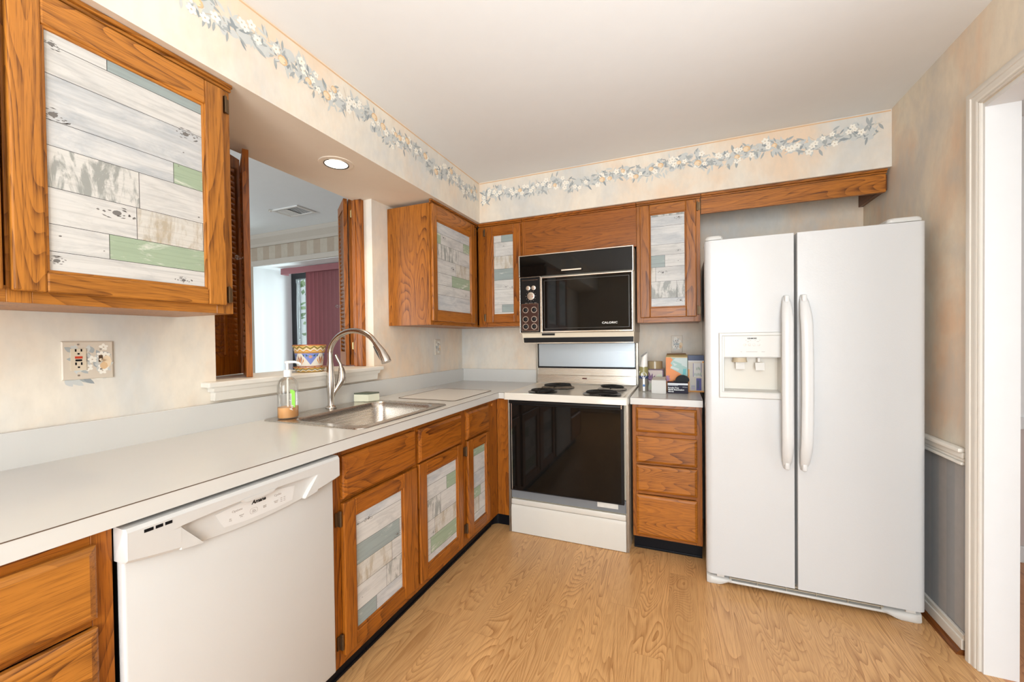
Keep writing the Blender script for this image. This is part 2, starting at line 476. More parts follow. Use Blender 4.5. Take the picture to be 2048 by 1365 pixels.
# soffits with the floral wallpaper border
def leaf(bm, P, s, t, L, w, ang, mi, k):
    pts = []
    for f, q in ((0, 0), (.2, .7), (.5, 1), (.78, .62), (1, 0), (.78, -.62), (.5, -1), (.2, -.7)):
        u, v = f * L, q * w / 2
        pts.append(P(s + u * math.cos(ang) - v * math.sin(ang), t + u * math.sin(ang) + v * math.cos(ang), k))
    poly(bm, pts, mi)
def blob(bm, P, s, t, rx, ry, ang, mi, k, n=9):
    poly(bm, [P(s + rx * math.cos(a) * math.cos(ang) - ry * math.sin(a) * math.sin(ang), t + rx * math.cos(a) * math.sin(ang) + ry * math.sin(a) * math.cos(ang), k)
              for a in [2 * PI * i / n for i in range(n)]], mi)
def flower(bm, P, s, t, r, rnd, k):
    a0 = rnd.uniform(0, 6)
    for i in range(5):
        a = a0 + i * 2 * PI / 5
        blob(bm, P, s + math.cos(a) * r * .58, t + math.sin(a) * r * .58, r * .52, r * .40, a, 3, k + .1 * i)
    blob(bm, P, s, t, r * .2, r * .2, 0, 6, k + .8)
def border(bm, P, s0, s1, rnd, vis0=None):
    poly(bm, [P(s0, -.006, 1), P(s1, -.006, 1), P(s1, -.013, 1), P(s0, -.013, 1)], 7)
    s = s0 + .03; lim = lambda v: min(max(v, s0 + .035), s1 - .035)
    while s < s1 - .03:
        yc = -.106 + .016 * math.sin(s * 15) + rnd.uniform(-.008, .008)
        for _ in range(3):
            blob(bm, P, lim(s + rnd.uniform(-.03, .03)), yc + rnd.uniform(-.03, .03), rnd.uniform(.018, .034), rnd.uniform(.010, .02), rnd.uniform(0, 3), 8, 1.2 + rnd.random() * .3)
        for _ in range(14):
            an = rnd.choice((rnd.uniform(-.8, .8), PI + rnd.uniform(-.8, .8), rnd.uniform(-2.3, -.9), rnd.uniform(-2.3, -.9), rnd.uniform(.9, 2.2)))
            L = rnd.uniform(.022, .048)
            leaf(bm, P, lim(s + rnd.uniform(-.028, .028)), yc + rnd.uniform(-.036, .034), L, L * rnd.uniform(.22, .34), an, rnd.choice((0, 0, 0, 1, 2, 2, 2, 8)), 2 + rnd.random())
        for _ in range(2):
            an = rnd.uniform(0, 6.28); x, y = lim(s + rnd.uniform(-.02, .02)), yc + rnd.uniform(-.03, .03)
            leaf(bm, P, x, y, rnd.uniform(.03, .05), .0028, an, 6, 2.6)
        for _ in range(2):
            if rnd.random() < .8: flower(bm, P, lim(s + rnd.uniform(-.03, .03)), yc + rnd.uniform(-.040, .036), rnd.uniform(.012, .018), rnd, 3.2 + rnd.random() * 1.0)
        if rnd.random() < .38:
            fs, ft = lim(s + rnd.uniform(-.02, .02)), yc + rnd.uniform(-.03, .03); r = rnd.uniform(.013, .021)
            blob(bm, P, fs, ft, r, r * .9, 0, 4, 5.2); blob(bm, P, fs - r * .15, ft - r * .1, r * .72, r * .66, 0, 5, 5.4)
            blob(bm, P, fs + r * .4, ft - r * .2, r * .2, r * .14, .5, 6, 5.6)
            leaf(bm, P, fs, ft + r * .8, .030, .010, rnd.uniform(.3, 2.6), 0, 5.5); leaf(bm, P, fs - r * .6, ft - r * .4, .026, .008, rnd.uniform(3.4, 5.4), 2, 5.6)
        s += .050
EPS = 0.00022
b = NB(); box(b, -0.13, XS, YF, 0.0, ZS, H - 0.0005)
for f in b.faces:
    if f.calc_center_median().z < ZS + 1e-4: f.material_index = 1
so = struct('wall_soffit_sink', b, [M_paper, M_soffpaint], label='boxed soffit running above the sink wall')
b = NB(); border(b, lambda s, t, k: Vector((XS + EPS * k, s, H + t)), -3.4, -YS - .006, random.Random(5))
obj('wallpaper_border', b, FL, so, fix=False)
b = NB(); box(b, XS + 0.0005, XR - 0.0005, -YS, 0.0, ZS, H - 0.0005)
for f in b.faces:
    if f.calc_center_median().z < ZS + 1e-4: f.material_index = 1
so = struct('wall_soffit_range', b, [M_paper, M_soffpaint], label='boxed soffit running above the range wall')
b = NB(); border(b, lambda s, t, k: Vector((s, -YS - EPS * k, H + t)), XS + .004, XR - .004, random.Random(11))
obj('wallpaper_border', b, FL, so, fix=False)

# pass-through sill with its moulded apron
b = NB()
box(b, -0.26, 0.052, -2.075, -1.068, ZSILL, 1.107, 0, 0.004)
for d, z0, z1, e in ((0.040, 1.066, ZSILL, -.008), (0.030, 1.030, 1.066, -.018)):
    prism(b, [(0.001, -2.06 - e, z0), (d, -2.06 - e, z0), (d + .006, -2.06 - e, z1), (0.001, -2.06 - e, z1)], (0, .975 + 2 * e, 0))
struct('trim_1', b, M_trim, label='white moulded sill of the pass-through')
# doorway casing, jamb, chair rail, baseboard
b = NB()
prof = [(.0, .0006), (.0, .008), (.004, .0105), (.010, .0095), (.013, .013), (.018, .0145), (.030, .0140), (.034, .0150), (.037, .0185), (.050, .0205), (.056, .0195), (.058, .016), (.058, .0006)]
yi, zi = yD1 - .004, zD + .004
loft(b, [[(XR - d, yi + o, .0008) for o, d in prof], [(XR - d, yi + o, zi + o) for o, d in prof], [(XR - d, yD0 - .3, zi + o) for o, d in prof]], 0, True, True)
struct('trim_2', b, M_trim, smooth=35, label='moulded doorway casing on the kitchen side')
b = NB()
box(b, XR - 0.0004, XR + 0.0945, yD1 - 0.014, yD1 - 0.0005, 0, zD - 0.0005, 0)
box(b, XR - 0.0004, XR + 0.0945, yD0, yD1 - 0.0145, zD - 0.016, zD - 0.0005, 0)
struct('door_1', b, M_trimw, label='white doorway jamb leading to the next room')
b = NB()
for z0, z1, d in ((0.800, 0.812, 0.022), (0.812, 0.826, 0.014), (0.826, 0.850, 0.018), (0.850, 0.866, 0.030)):
    box(b, XR - d, XR - 0.0006, -0.956, -0.0006, z0 - 0.052, z1 - 0.052, 0, 0.004)
struct('trim_3', b, M_trim, smooth=40, label='cream chair rail between fridge and doorway')
b = NB()
box(b, XR - 0.013, XR - 0.0006, -0.956, -0.0006, 0.026, 0.082, 0, 0.003); box(b, XR - 0.018, XR - 0.0006, -0.956, -0.0006, 0.02, 0.062, 0, 0.003)
struct('baseboard_right', b, M_trim)
b = NB()
prism(b, [(XR - 0.0005, -0.956, 0.0005)] + [(XR - 0.0005 - .033 * math.cos(a), -0.956, .0005 + .024 * math.sin(a)) for a in [i * PI / 2 / 6 for i in range(7)]], (0, .955, 0))
struct('trim_4', b, oak('y', 'dark'), label='dark stained quarter round along the baseboard')

# room beyond the doorway
b = NB(); box(b, XR + 0.094, 5.0, 0.04, 0.12, 0.0, 0.745, 1); box(b, XR + 0.094, 5.0, 0.04, 0.12, 0.745, H, 0)
M_w3 = plain('white_wall_paint', (0.84, 0.84, 0.83), 0.7, var=0.01); M_mauve = plain('mauve_wall_paint', (0.60, 0.51, 0.47), 0.7, var=0.02)
struct('wall_back.001', b, [M_w3, M_mauve])
b = NB(); box(b, XR + 0.094, 5.0, 0.022, 0.0395, 0.735, 0.80, 0, 0.004); struct('trim_5', b, M_trimw)
b = NB(); box(b, XR + 0.094, 5.0, 0.024, 0.0395, 0.0, 0.09, 0, 0.004); struct('baseboard_back', b, M_trimw)
b = NB(); box(b, XR + 0.05, 5.0, -4.2, 0.12, -0.1, 0.0); struct('floor.001', b, M_floor2)
b = NB(); box(b, XR + 0.094, 5.0, -4.2, 0.12, H, H + 0.1); struct('ceiling.001', b, M_ceil)
b = NB()
box(b, 5.0, 5.1, -4.2, 0.12, 0, 0.55); box(b, 5.0, 5.1, -4.2, 0.12, 2.15, H); box(b, 5.0, 5.1, -4.2, -3.15, 0.55, 2.15); box(b, 5.0, 5.1, -1.55, 0.12, 0.55, 2.15)
struct('wall_right.001', b, M_w3)
b = NB()
for y0, y1, z0, z1 in ((-3.15, -3.09, .55, 2.15), (-1.61, -1.55, .55, 2.15), (-3.09, -1.61, .55, .61), (-3.09, -1.61, 2.09, 2.15), (-3.09, -1.61, 1.33, 1.37)):
    box(b, 5.02, 5.07, y0, y1, z0, z1)
struct('window_2', b, M_trimw)
b = NB(); box(b, XR + 0.094, 5.1, -4.3, -4.2, 0, H); struct('wall_front.001', b, M_w3)

# dining room beyond the pass-through
XW = -4.2
b = NB(); box(b, XW, -0.1305, YF, 0.61, -0.1, 0.0); struct('floor.002', b, M_carpet)
M_ceil2 = plain('dining_ceiling_paint', (0.82, 0.86, 0.90), 0.85, var=0.02)
b = NB(); box(b, XW, -0.1305, YF, 0.1, H, H + 0.1); struct('ceiling.002', b, M_ceil2)
AX0, AX1, ZA, YA = -2.67, -0.55, 2.12, 0.56
M_str = stripes('striped_dining_paper', (0.40, 0.33, 0.26), (0.47, 0.42, 0.35), 'x', 0.19)
b = NB(); box(b, XW, AX0, 0.0, 0.1, 0, H); box(b, AX1, -0.1305, 0.0, 0.1, 0, H); box(b, AX0, AX1, 0.0, 0.1, ZA, H)
struct('wall_back.002', b, M_str)
b = NB(); box(b, XW - 0.1, XW, YF, 0.1, 0, H); struct('wall_left.001', b, M_str)
b = NB(); box(b, XW, -0.1305, YF - .1, YF, 0, H); struct('wall_front.002', b, M_str)
M_alc = plain('alcove_white_paint', (0.82, 0.84, 0.86), 0.6, var=0.01)
b = NB(); box(b, AX0 - .1, AX0, 0.1005, YA, 0, ZA); box(b, AX0 - 0.0, AX0 + .006, 0.0, 0.1, 0, ZA); struct('wall_left.002', b, M_alc)
b = NB(); box(b, AX1, AX1 + .1, 0.1005, YA, 0, ZA); struct('wall_right.002', b, M_alc)
b = NB(); box(b, AX0 - .1, AX1 + .1, 0.1005, YA, ZA, ZA + .06); box(b, AX0 + .007, AX1, 0.0, 0.1, ZA - .006, ZA - 0.0005); struct('ceiling.003', b, M_alc)
M_crown = plain('dining_trim_paint', (0.48, 0.44, 0.39), 0.6, var=0.02)
b = NB()
prism(b, [(XW, -0.0005, 2.325), (XW, -0.016, 2.325), (XW, -0.03, 2.352), (XW, -0.075, 2.40), (XW, -0.085, H - .001), (XW, -0.0005, H - .001)], (-0.1315 - XW, 0, 0))
struct('trim_6', b, M_crown, label='crown moulding of the dining room')
b = NB(); box(b, AX0, AX1, -0.02, -0.0006, ZA, 2.175, 0, 0.004); struct('trim_7', b, M_crown, label='flat trim board over the window alcove')

# glass sliding door in the alcove
dr = NB()
M_dfr = plain('black_aluminium', (0.010, 0.011, 0.014), 0.4); M_dgr = plain('grey_aluminium', (0.30, 0.33, 0.33), 0.4)
for x0, x1 in ((AX0 + .008, AX0 + .085), (AX1 - .08, AX1 - .008)): box(dr, x0, x1, 0.475, 0.54, 0.0, ZA - .008)
box(dr, AX0 + .085, AX1 - .08, 0.475, 0.54, 2.04, ZA - .008); box(dr, AX0 + .085, AX1 - .08, 0.475, 0.54, 0.0, 0.05)
box(dr, AX0 + .235, AX0 + .265, 0.482, 0.53, 0.05, 2.04, 1); box(dr, -1.50, -1.44, 0.482, 0.53, 0.05, 2.04, 1)
do = struct('door_2', dr, [M_dfr, M_dgr], label='sliding glass door with black frame')
b = NB(); box(b, AX0 + .086, AX1 - .081, 0.512, 0.516, 0.051, 2.039); obj('glass_pane', b, clear('slider_glass', (0.96, 1.0, 0.98)), do)
b = NB(); tube(b, [(AX0 + .125, .45, 1.98), (AX0 + .118, .447, 1.6), (AX0 + .126, .447, 1.2), (AX0 + .13, .45, .9)], 0.008, 8); obj('pull_cord', b, M_dfr, do, 50)

# vertical blind
M_mar = plain('mauve_vane_vinyl', (0.29, 0.11, 0.125), 0.5, var=0.04)
vb = thing('vertical_blind', 'mauve vertical blind with box valance drawn to one side of the sliding door', 'blind', (-1.3, .26, 0.05))
b = NB(); box(b, -2.49, AX1 - .006, 0.20, 0.212, 2.045, ZA - .007, 0, .002); box(b, -2.49, -2.482, .212, .30, 2.045, ZA - .007); obj('valance', b, M_mar, vb)
b = NB(); box(b, -2.47, AX1 - .02, 0.245, 0.285, ZA - .045, ZA - .008); obj('head_rail', b, M_trimw, vb)
for i in range(22):
    x = -2.105 + i * .062; ang = math.radians(58 - min(i, 9) * 3.2)
    dx, dy = math.cos(ang) * .044, math.sin(ang) * .044
    b = NB(); pts = []
    for k in range(7):
        f = k / 6 * 2 - 1; bow = .006 * (1 - f * f)
        pts.append((x + dx * f - dy / .044 * bow, .268 + dy * f + dx / .044 * bow))
    fr = [(p[0], p[1], .05) for p in pts]; bk = [(p[0] + .0012, p[1] - .0006, .05) for p in pts[::-1]]
    prism(b, fr + bk, (0, 0, 2.03)); obj('vane', b, M_mar, vb, 60)

# outside the sliding door
b = NB(); box(b, -9, 4, 0.62, 14, -0.35, -0.25); struct('ground', b, plain('lawn', (0.16, 0.30, 0.07), 0.9, var=.3))
M_leaf = [plain('leaf_green', (0.16, 0.36, 0.08), 0.6, var=.2), plain('leaf_light', (0.34, 0.52, 0.17), 0.6, var=.2)]
def tree(loc, h, r, lab, seed):
    t = thing('garden_tree', lab, 'tree', loc); rn = random.Random(seed)
    b = NB(); tube(b, [(loc[0], loc[1], loc[2]), (loc[0] + .1, loc[1], loc[2] + h * .5), (loc[0], loc[1] + .1, loc[2] + h * .9)], [.14, .1, .05], 10); obj('trunk', b, plain('bark', (0.12, 0.08, 0.05), .9), t, 60)
    b = NB()
    for i in range(1700):
        d = Vector((rn.gauss(0, 1), rn.gauss(0, 1), rn.gauss(0, 1))).normalized() * r * rn.uniform(.3, 1)
        p = Vector((loc[0], loc[1], loc[2] + h * .62)) + Vector((d.x, d.y, d.z * h * .45 / r))
        u = Vector((rn.gauss(0, 1), rn.gauss(0, 1), rn.gauss(0, 1))).normalized(); w = u.orthogonal().normalized(); s = rn.uniform(.06, .12)
        poly(b, [p - u * s, p + w * s * .5, p + u * s, p - w * s * .5], rn.choice((0, 1)))
    obj('crown', b, M_leaf, t, fix=False)
tree((-4.7, 3.6, -.25), 4.2, 1.1, 'leafy green tree outside the sliding door, nearer the black frame', 3)
tree((-3.2, 7.2, -.25), 4.8, 1.5, 'leafy green tree outside the sliding door, behind the mauve blind', 8)

# dining-room ceiling register
cv = thing('ceiling_vent', 'white ceiling register with one dark grille half in the dining room', 'vent', (-1.42, -.48, H - .012))
b = NB()
for x0, x1, y0, y1 in ((-1.59, -1.27, -.575, -.555), (-1.59, -1.27, -.395, -.375), (-1.59, -1.565, -.555, -.395), (-1.295, -1.27, -.555, -.395)): box(b, x0, x1, y0, y1, H - .012, H - .001, 0, .002)
obj('frame', b, M_trimw, cv)
b = NB(); box(b, -1.565, -1.295, -.555, -.395, H - .004, H - .001); obj('duct_backing', b, M_blk, cv)
b = NB()
for i in range(9):
    y = -.548 + i * .0172; prism(b, [(-1.565, y, H - .011), (-1.565, y + .017, H - .009), (-1.565, y + .017, H - .0075), (-1.565, y, H - .0095)], (.135, 0, 0))
for i in range(13):
    y = -.552 + i * .0122; box(b, -1.43, -1.295, y, y + .0018, H - .0055, H - .004)
obj('louver_blades', b, M_trimw, cv)
b = NB(); box(b, -1.59, -1.578, -.60, -.576, H - .022, H - .004, 0, .002); obj('damper_lever', b, M_chrome, cv)

# ------------------------------------------------------------------ cabinets
def LT(side):
    """local (a across, d outwards, z) -> world"""
    if side == 'L': return lambda a, d, z: (d, a, z)
    return lambda a, d, z: (a, -d, z)
def lbox(bm, T, a0, a1, d0, d1, z0, z1, mi=0, bev=0, seg=2):
    p, q = T(a0, d0, z0), T(a1, d1, z1)
    return box(bm, p[0], q[0], p[1], q[1], p[2], q[2], mi, bev, seg)
def AX(side): return 'y' if side == 'L' else 'x'

def planks(bm, T, a0, a1, z0, z1, d, rows, knots=()):
    """rows from the top: (height share, [(width share, kind)...]); knots (fa, fz, size) from lower corner"""
    lbox(bm, T, a0, a1, d - .003, d - .0008, z0, z1, 6)
    tot = sum(r[0] for r in rows); z = z1; g = .0014
    for hgt, cells in rows:
        h = hgt / tot * (z1 - z0); w0 = a0; tw = sum(c[0] for c in cells)
        for w, kind in cells:
            wd = w / tw * (a1 - a0)
            poly(bm, [T(w0 + (g if w0 > a0 else 0), d, z - h + g), T(w0 + wd, d, z - h + g), T(w0 + wd, d, z), T(w0 + (g if w0 > a0 else 0), d, z)], PI_[kind])
            w0 += wd
        z -= h
    for fa, fz, s in knots:
        ka, kz = a0 + fa * (a1 - a0), z0 + fz * (z1 - z0); rn = random.Random(int(fa * 999 + fz * 77))
        blob(bm, lambda u, v, k: T(u, d + .0002 * k, v), ka, kz, s * .30, s * .20, 0.2, 7, 1)
        for q in (.5, .8, 1.15):
            for _ in range(7):
                an = rn.uniform(0, 6.28); an2 = an + rn.uniform(.25, .6); w = s * rn.uniform(.07, .15)
                pt = lambda a, r: T(ka + math.cos(a) * r, d + .0002, kz + math.sin(a) * r * .45)
                if s > .011 and rn.random() < .85:
                    am = (an + an2) / 2
                    poly(bm, [pt(an, s * q), pt(am, s * q - w), pt(an2, s * q), pt(am, s * q + w)], 7)

def cab_door(side, T, parent, a0, a1, z0, z1, ia0, ia1, iz0, iz1, d, rows, knots, tone, hinge=None, hz=None, th=.02):
    b = NB()
    bv = .0045
    lbox(b, T, a0, ia0, d, d + th, z0, z1, 0, bv); lbox(b, T, ia1, a1, d, d + th, z0, z1, 0, bv)
    lbox(b, T, ia0 - .001, ia1 + .001, d, d + th - .0004, z0, iz0, 1, bv); lbox(b, T, ia0 - .001, ia1 + .001, d, d + th - .0004, iz1, z1, 1, bv)
    # inner sticking bead
    for q in ((ia0 - .002, ia0 + .007, iz0, iz1, 0), (ia1 - .007, ia1 + .002, iz0, iz1, 0), (ia0, ia1, iz0 - .002, iz0 + .007, 1), (ia0, ia1, iz1 - .007, iz1 + .002, 1)):
        lbox(b, T, q[0], q[1], d + .004, d + .0145, q[2], q[3], q[4], .003)
    do = obj('door', b, [oak('z', tone), oak(AX(side), tone)], parent)
    b = NB(); planks(b, T, ia0 + .002, ia1 - .002, iz0 + .002, iz1 - .002, d + .009, rows, knots)
    obj('plank_insert', b, PLANK, do, fix=False)['label'] = 'insert papered with a weathered board print'
    if hinge is not None:
        for z in hz:
            b = NB()
            lbox(b, T, hinge - .004, hinge + .004, d + .002, d + .016, z - .028, z + .028, 0, .002)
            lbox(b, T, hinge + (-.016 if hinge < (a0 + a1) / 2 else .002), hinge + (-.002 if hinge < (a0 + a1) / 2 else .016), d + .0008, d + .004, z - .024, z + .024)
            obj('hinge', b, M_bronze, do)['label'] = 'dark bronze hinge'
    return do

def cab_drawer(side, T, parent, a0, a1, z0, z1, d, tone, th=.02):
    b = NB()
    # slab with a moulded edge
    lo = [(a0, a1, z0, z1, d), (a0, a1, z0, z1, d + th * .55), (a0 + .004, a1 - .004, z0 + .004, z1 - .004, d + th * .75), (a0 + .014, a1 - .014, z0 + .014, z1 - .014, d + th)]
    loft(b, [[T(x0, q, y0), T(x1, q, y0), T(x1, q, y1), T(x0, q, y1)] for x0, x1, y0, y1, q in lo], 0, True, True)
    return obj('drawer', b, oak(AX(side), tone), parent)

def carcass(side, T, parent, a0, a1, z0, z1, d, tone, rails, stiles):
    b = NB()
    lbox(b, T, a0, a0 + .016, .003, d - .019, z0, z1); lbox(b, T, a1 - .016, a1, .003, d - .019, z0, z1)
    lbox(b, T, a0 + .016, a1 - .016, .003, .009, z0, z1); lbox(b, T, a0 + .016, a1 - .016, .009, d - .019, z0, z0 + .016)
    if z0 > 1: lbox(b, T, a0 + .016, a1 - .016, .009, d - .019, z1 - .016, z1)
    obj('body', b, oak('z', tone), parent)
    b = NB()
    for s0, s1 in stiles: lbox(b, T, s0, s1, d - .0188, d, z0, z1, 0, .0008, 1)
    cuts = sorted(stiles)
    for r0, r1 in rails:
        for (p, q), (u, v) in zip(cuts, cuts[1:]):
            lbox(b, T, q + .0002, u - .0002, d - .0188, d - .0004, r0, r1, 1, .0008, 1)
    obj('face_frame', b, [oak('z', tone), oak(AX(side), tone)], parent)

L_, B_ = LT('L'), LT('B')
def crown(side, T, parent, a0, a1, d, tone, z=2.118):
    b = NB()
    for d1, q0, q1 in ((d + .010, z, z + .010), (d + .018, z + .010, ZS - .0012)):
        lbox(b, T, a0, a1, d - .001, d1, q0, q1, 0, .003)
    obj('top_moulding', b, oak(AX(side), tone), parent)

ROWS_UL = [(.55, [(.34, 'w'), (.66, 'b')]), (1.15, [(1, 'w')]), (1.75, [(1, 'c')]), (.98, [(.76, 'c'), (.24, 'g')]), (1.6, [(.52, 's'), (.48, 'w')]),
           (1.4, [(.5, 'w'), (.48, 't'), (.02, 'w')]), (1.05, [(.33, 'w'), (.67, 'g')]), (.8, [(1, 'w')])]
KN_UL = ((.05, .945, .022), (.86, .80, .030), (.05, .655, .030), (.84, .70, .008), (.38, .305, .034), (.07, .155, .010), (.30, .12, .006), (.05, .05, .022), (.80, .62, .007), (.95, .38, .010), (.82, .03, .020))
c1 = thing('wall_cabinet', 'oak wall cabinet with large board-print door between soffit and sink-side outlet', 'cabinet', (.16, -2.6, 1.36))
carcass('L', L_, c1, -3.12, -2.152, 1.361, 2.118, .325, 'light', [(1.361, 1.40), (2.085, 2.118)], [(-3.12, -3.09), (-2.66, -2.62), (-2.205, -2.152)])
crown('L', L_, c1, -3.12, -2.150, .325, 'light')
cab_door('L', L_, c1, -2.655, -2.183, 1.388, 2.110, -2.600, -2.240, 1.437, 2.032, .3255, ROWS_UL, KN_UL, 'light', -2.172, (1.425, 2.068))
cab_door('L', L_, c1, -3.105, -2.668, 1.388, 2.110, -3.05, -2.72, 1.437, 2.032, .3255, ROWS_UL[::-1], (), 'light', -3.112, (1.425, 2.068))

ROWS_UR = [(1.05, [(1, 'c')]), (.95, [(.12, 'g'), (.66, 'w'), (.22, 'g')]), (1.4, [(.62, 's'), (.38, 'w')]), (1.3, [(.54, 'w'), (.46, 't')]), (1.1, [(.42, 'w'), (.58, 'g')]), (.95, [(1, 'w')]), (1.5, [(1, 'c')])]
KN_UR = ((.20, .845, .022), (.47, .515, .026), (.22, .345, .009), (.84, .665, .008), (.85, .225, .016), (.9, .60, .006), (.85, .12, .008))
c2 = thing('wall_cabinet', 'oak wall cabinet in the corner, plain side facing the sink, wide board-print door', 'cabinet', (.16, -.65, 1.36))
carcass('L', L_, c2, -.955, -.003, 1.361, 2.118, .325, 'mid', [(1.361, 1.40), (2.085, 2.118)], [(-.955, -.915), (-.385, -.326)])
crown('L', L_, c2, -.957, -.327, .325, 'mid')
cab_door('L', L_, c2, -.950, -.394, 1.385, 2.115, -.900, -.453, 1.450, 2.022, .3255, ROWS_UR, KN_UR, 'mid', -.382, (1.43, 2.07))

ROWS_B1 = [(.75, [(.4, 'w'), (.6, 'b')]), (1.35, [(.08, 'w'), (.92, 'w')]), (1.25, [(.96, 't'), (.04, 'w')]), (1.1, [(1, 'b')]), (.9, [(1, 'w')]), (1.5, [(1, 'w')]), (.75, [(.4, 'w'), (.6, 'b')]), (.22, [(1, 'w')])]
KN_B1 = ((.5, .855, .012), (.80, .775, .006), (.6, .345, .018), (.9, .335, .018), (.55, .26, .007))
c3 = thing('wall_cabinet', 'narrow oak wall cabinet with board-print door between corner and microwave', 'cabinet', (.55, -.16, 1.36))
carcass('B', B_, c3, .328, .695, 1.361, 2.118, .325, 'warm', [(1.361, 1.40), (2.085, 2.118)], [(.345, .410), (.675, .695)])
crown('B', B_, c3, .345, .695, .325, 'warm')
cab_door('B', B_, c3, .406, .690, 1.390, 2.108, .467, .636, 1.447, 2.043, .3255, ROWS_B1, KN_B1, 'warm', .398, (1.43, 2.07))

ROWS_B2 = [(.25, [(1, 's')]), (.95, [(1, 'c')]), (1.75, [(1, 'c')]), (1.0, [(1, 'w')]), (1.15, [(.42, 'b'), (.58, 'w')]), (1.35, [(.15, 't'), (.85, 'w')]), (1.6, [(.75, 's'), (.25, 's')]), (.85, [(1, 'c')])]
KN_B2 = ((.82, .945, .022), (.80, .595, .014), (.80, .485, .010), (.53, .51, .006), (.36, .37, .024), (.25, .31, .006), (.86, .065, .022))
c4 = thing('wall_cabinet', 'oak wall cabinet with board-print door between microwave and fridge', 'cabinet', (1.68, -.16, 1.36))
carcass('B', B_, c4, 1.496, 1.872, 1.361, 2.118, .325, 'mid', [(1.361, 1.40), (2.085, 2.118)], [(1.496, 1.535), (1.835, 1.872)])
crown('B', B_, c4, 1.496, 1.875, .325, 'mid')
cab_door('B', B_, c4, 1.518, 1.849, 1.392, 2.112, 1.578, 1.790, 1.455, 2.052, .3255, ROWS_B2, KN_B2, 'mid', 1.857, (1.43, 2.07))

c5 = thing('cabinet_panel', 'plain horizontal-grain oak panel over the microwave', 'panel', (1.1, -.31, 1.87))
b = NB(); box(b, .6965, 1.4945, -.322, -.305, 1.862, 2.118, 0, .001); obj('board', b, oak('x', 'warm'), c5)
b = NB(); box(b, .6965, .722, -.3255, -.3222, 1.862, 2.118, 0, .001); obj('edge_strip', b, oak('z', 'warm'), c5)
crown('B', B_, c5, .6965, 1.4945, .322, 'warm')

c6 = thing('wood_valance', 'long oak valance board above the fridge with a dark return cleat on the side wall', 'valance', (2.3, -.31, 2.02))
b = NB(); box(b, 1.8765, 2.766, -.325, -.305, 2.022, 2.118, 0, .001); obj('board', b, oak('x', 'mid'), c6)
crown('B', B_, c6, 1.8765, 2.768, .325, 'mid')
b = NB(); box(b, 2.756, 2.7785, -.3045, -.003, 2.036, 2.118, 0, .001); obj('cleat', b, oak('y', 'dark'), c6)

# base cabinets along the sink wall
ZB, DF = .094, .618
def base(name, label, side, T, a0, a1, tone, stiles, rails, d=DF, loc=None, toe=True, t0=None, t1=None):
    c = thing(name, label, 'cabinet', loc)
    carcass(side, T, c, a0, a1, ZB, .874, d, tone, rails, stiles)
    if toe:
        b = NB(); lbox(b, T, t0 if t0 is not None else a0, t1 if t1 is not None else a1, d - .09, d - .056, .0005, ZB - .0005)
        tt = T(0, 0, 0)
        lbox(b, T, t0 if t0 is not None else a0, t1 if t1 is not None else a1, d - .056, d - .051, .0005, .012, 0, .002)
        obj('toe_kick', b, M_black, c)['label'] = 'black vinyl toe kick'
    return c
RAILS = [(ZB, .140), (.680, .700), (.850, .874)]
s1 = base('base_cabinet', 'two-door oak sink cabinet with board-print doors beside the dishwasher', 'L', L_, -2.012, -1.100, 'warm', [(-2.012, -1.970), (-1.552, -1.520), (-1.135, -1.100)], RAILS, loc=(.3, -1.55, 0))
ROWS_1 = [(.75, [(1, 'c')]), (1.25, [(1, 'w')]), (1.25, [(.93, 'b'), (.07, 'w')]), (1.35, [(.75, 't'), (.25, 'w')]), (1.5, [(.62, 'w'), (.38, 's')]), (1.05, [(.40, 'b'), (.60, 'c')])]
KN_1 = ((.27, .895, .020), (.88, .575, .020), (.06, .90, .014), (.12, .235, .008), (.95, .70, .005), (.42, .075, .006))
cab_drawer('L', L_, s1, -1.979, -1.548, .694, .850, DF + .0005, 'warm')
cab_drawer('L', L_, s1, -1.524, -1.129, .694, .850, DF + .0005, 'warm')
cab_door('L', L_, s1, -1.982, -1.546, .130, .682, -1.925, -1.645, .184, .620, DF + .0005, ROWS_1, KN_1, 'warm', -1.991, (.185, .628))
ROWS_2 = [(.9, [(1, 'c')]), (1.0, [(.65, 'w'), (.35, 'g')]), (1.45, [(.45, 's'), (.55, 'w')]), (1.2, [(.25, 'w'), (.75, 't')]), (1.1, [(.12, 'w'), (.88, 'g')]), (.5, [(1, 'w')])]
cab_door('L', L_, s1, -1.527, -1.127, .130, .688, -1.469, -1.182, .188, .626, DF + .0005, ROWS_2, ((.2, .30, .018), (.75, .5, .006), (.5, .45, .005), (.1, .77, .006)), 'warm')
s2 = base('base_cabinet', 'narrow oak base cabinet in the corner next to the range', 'L', L_, -1.098, -.632, 'warm', [(-1.098, -1.060), (-.792, -.632)], RAILS, loc=(.3, -.86, 0))
cab_drawer('L', L_, s2, -1.066, -.782, .694, .852, DF + .0005, 'warm')
ROWS_3 = [(.6, [(1, 'g')]), (1.2, [(1, 'w')]), (1.1, [(1, 'c')]), (.7, [(.6, 'g'), (.4, 'w')]), (1.1, [(.5, 't'), (.5, 'w')]), (.6, [(1, 'w')])]
cab_door('L', L_, s2, -1.066, -.788, .128, .686, -1.002, -.834, .184, .628, DF + .0005, ROWS_3, ((.3, .12, .010), (.7, .63, .006)), 'warm', -1.074, (.19, .63))
b = NB(); box(b, .6185, .7045, -.630, -.612, ZB, .874, 0, .001); obj('filler_strip', b, oak('z', 'warm'), s2)
b = NB(); lathe(b, [(.0, .0), (.010, .0), (.012, .008), (.008, .014), (.0, .016)], (.6186, -.722, .842), 16, axis='x', cap0=False, cap1=False); obj('catch_knob', b, oak('y', 'warm'), s2, 50)
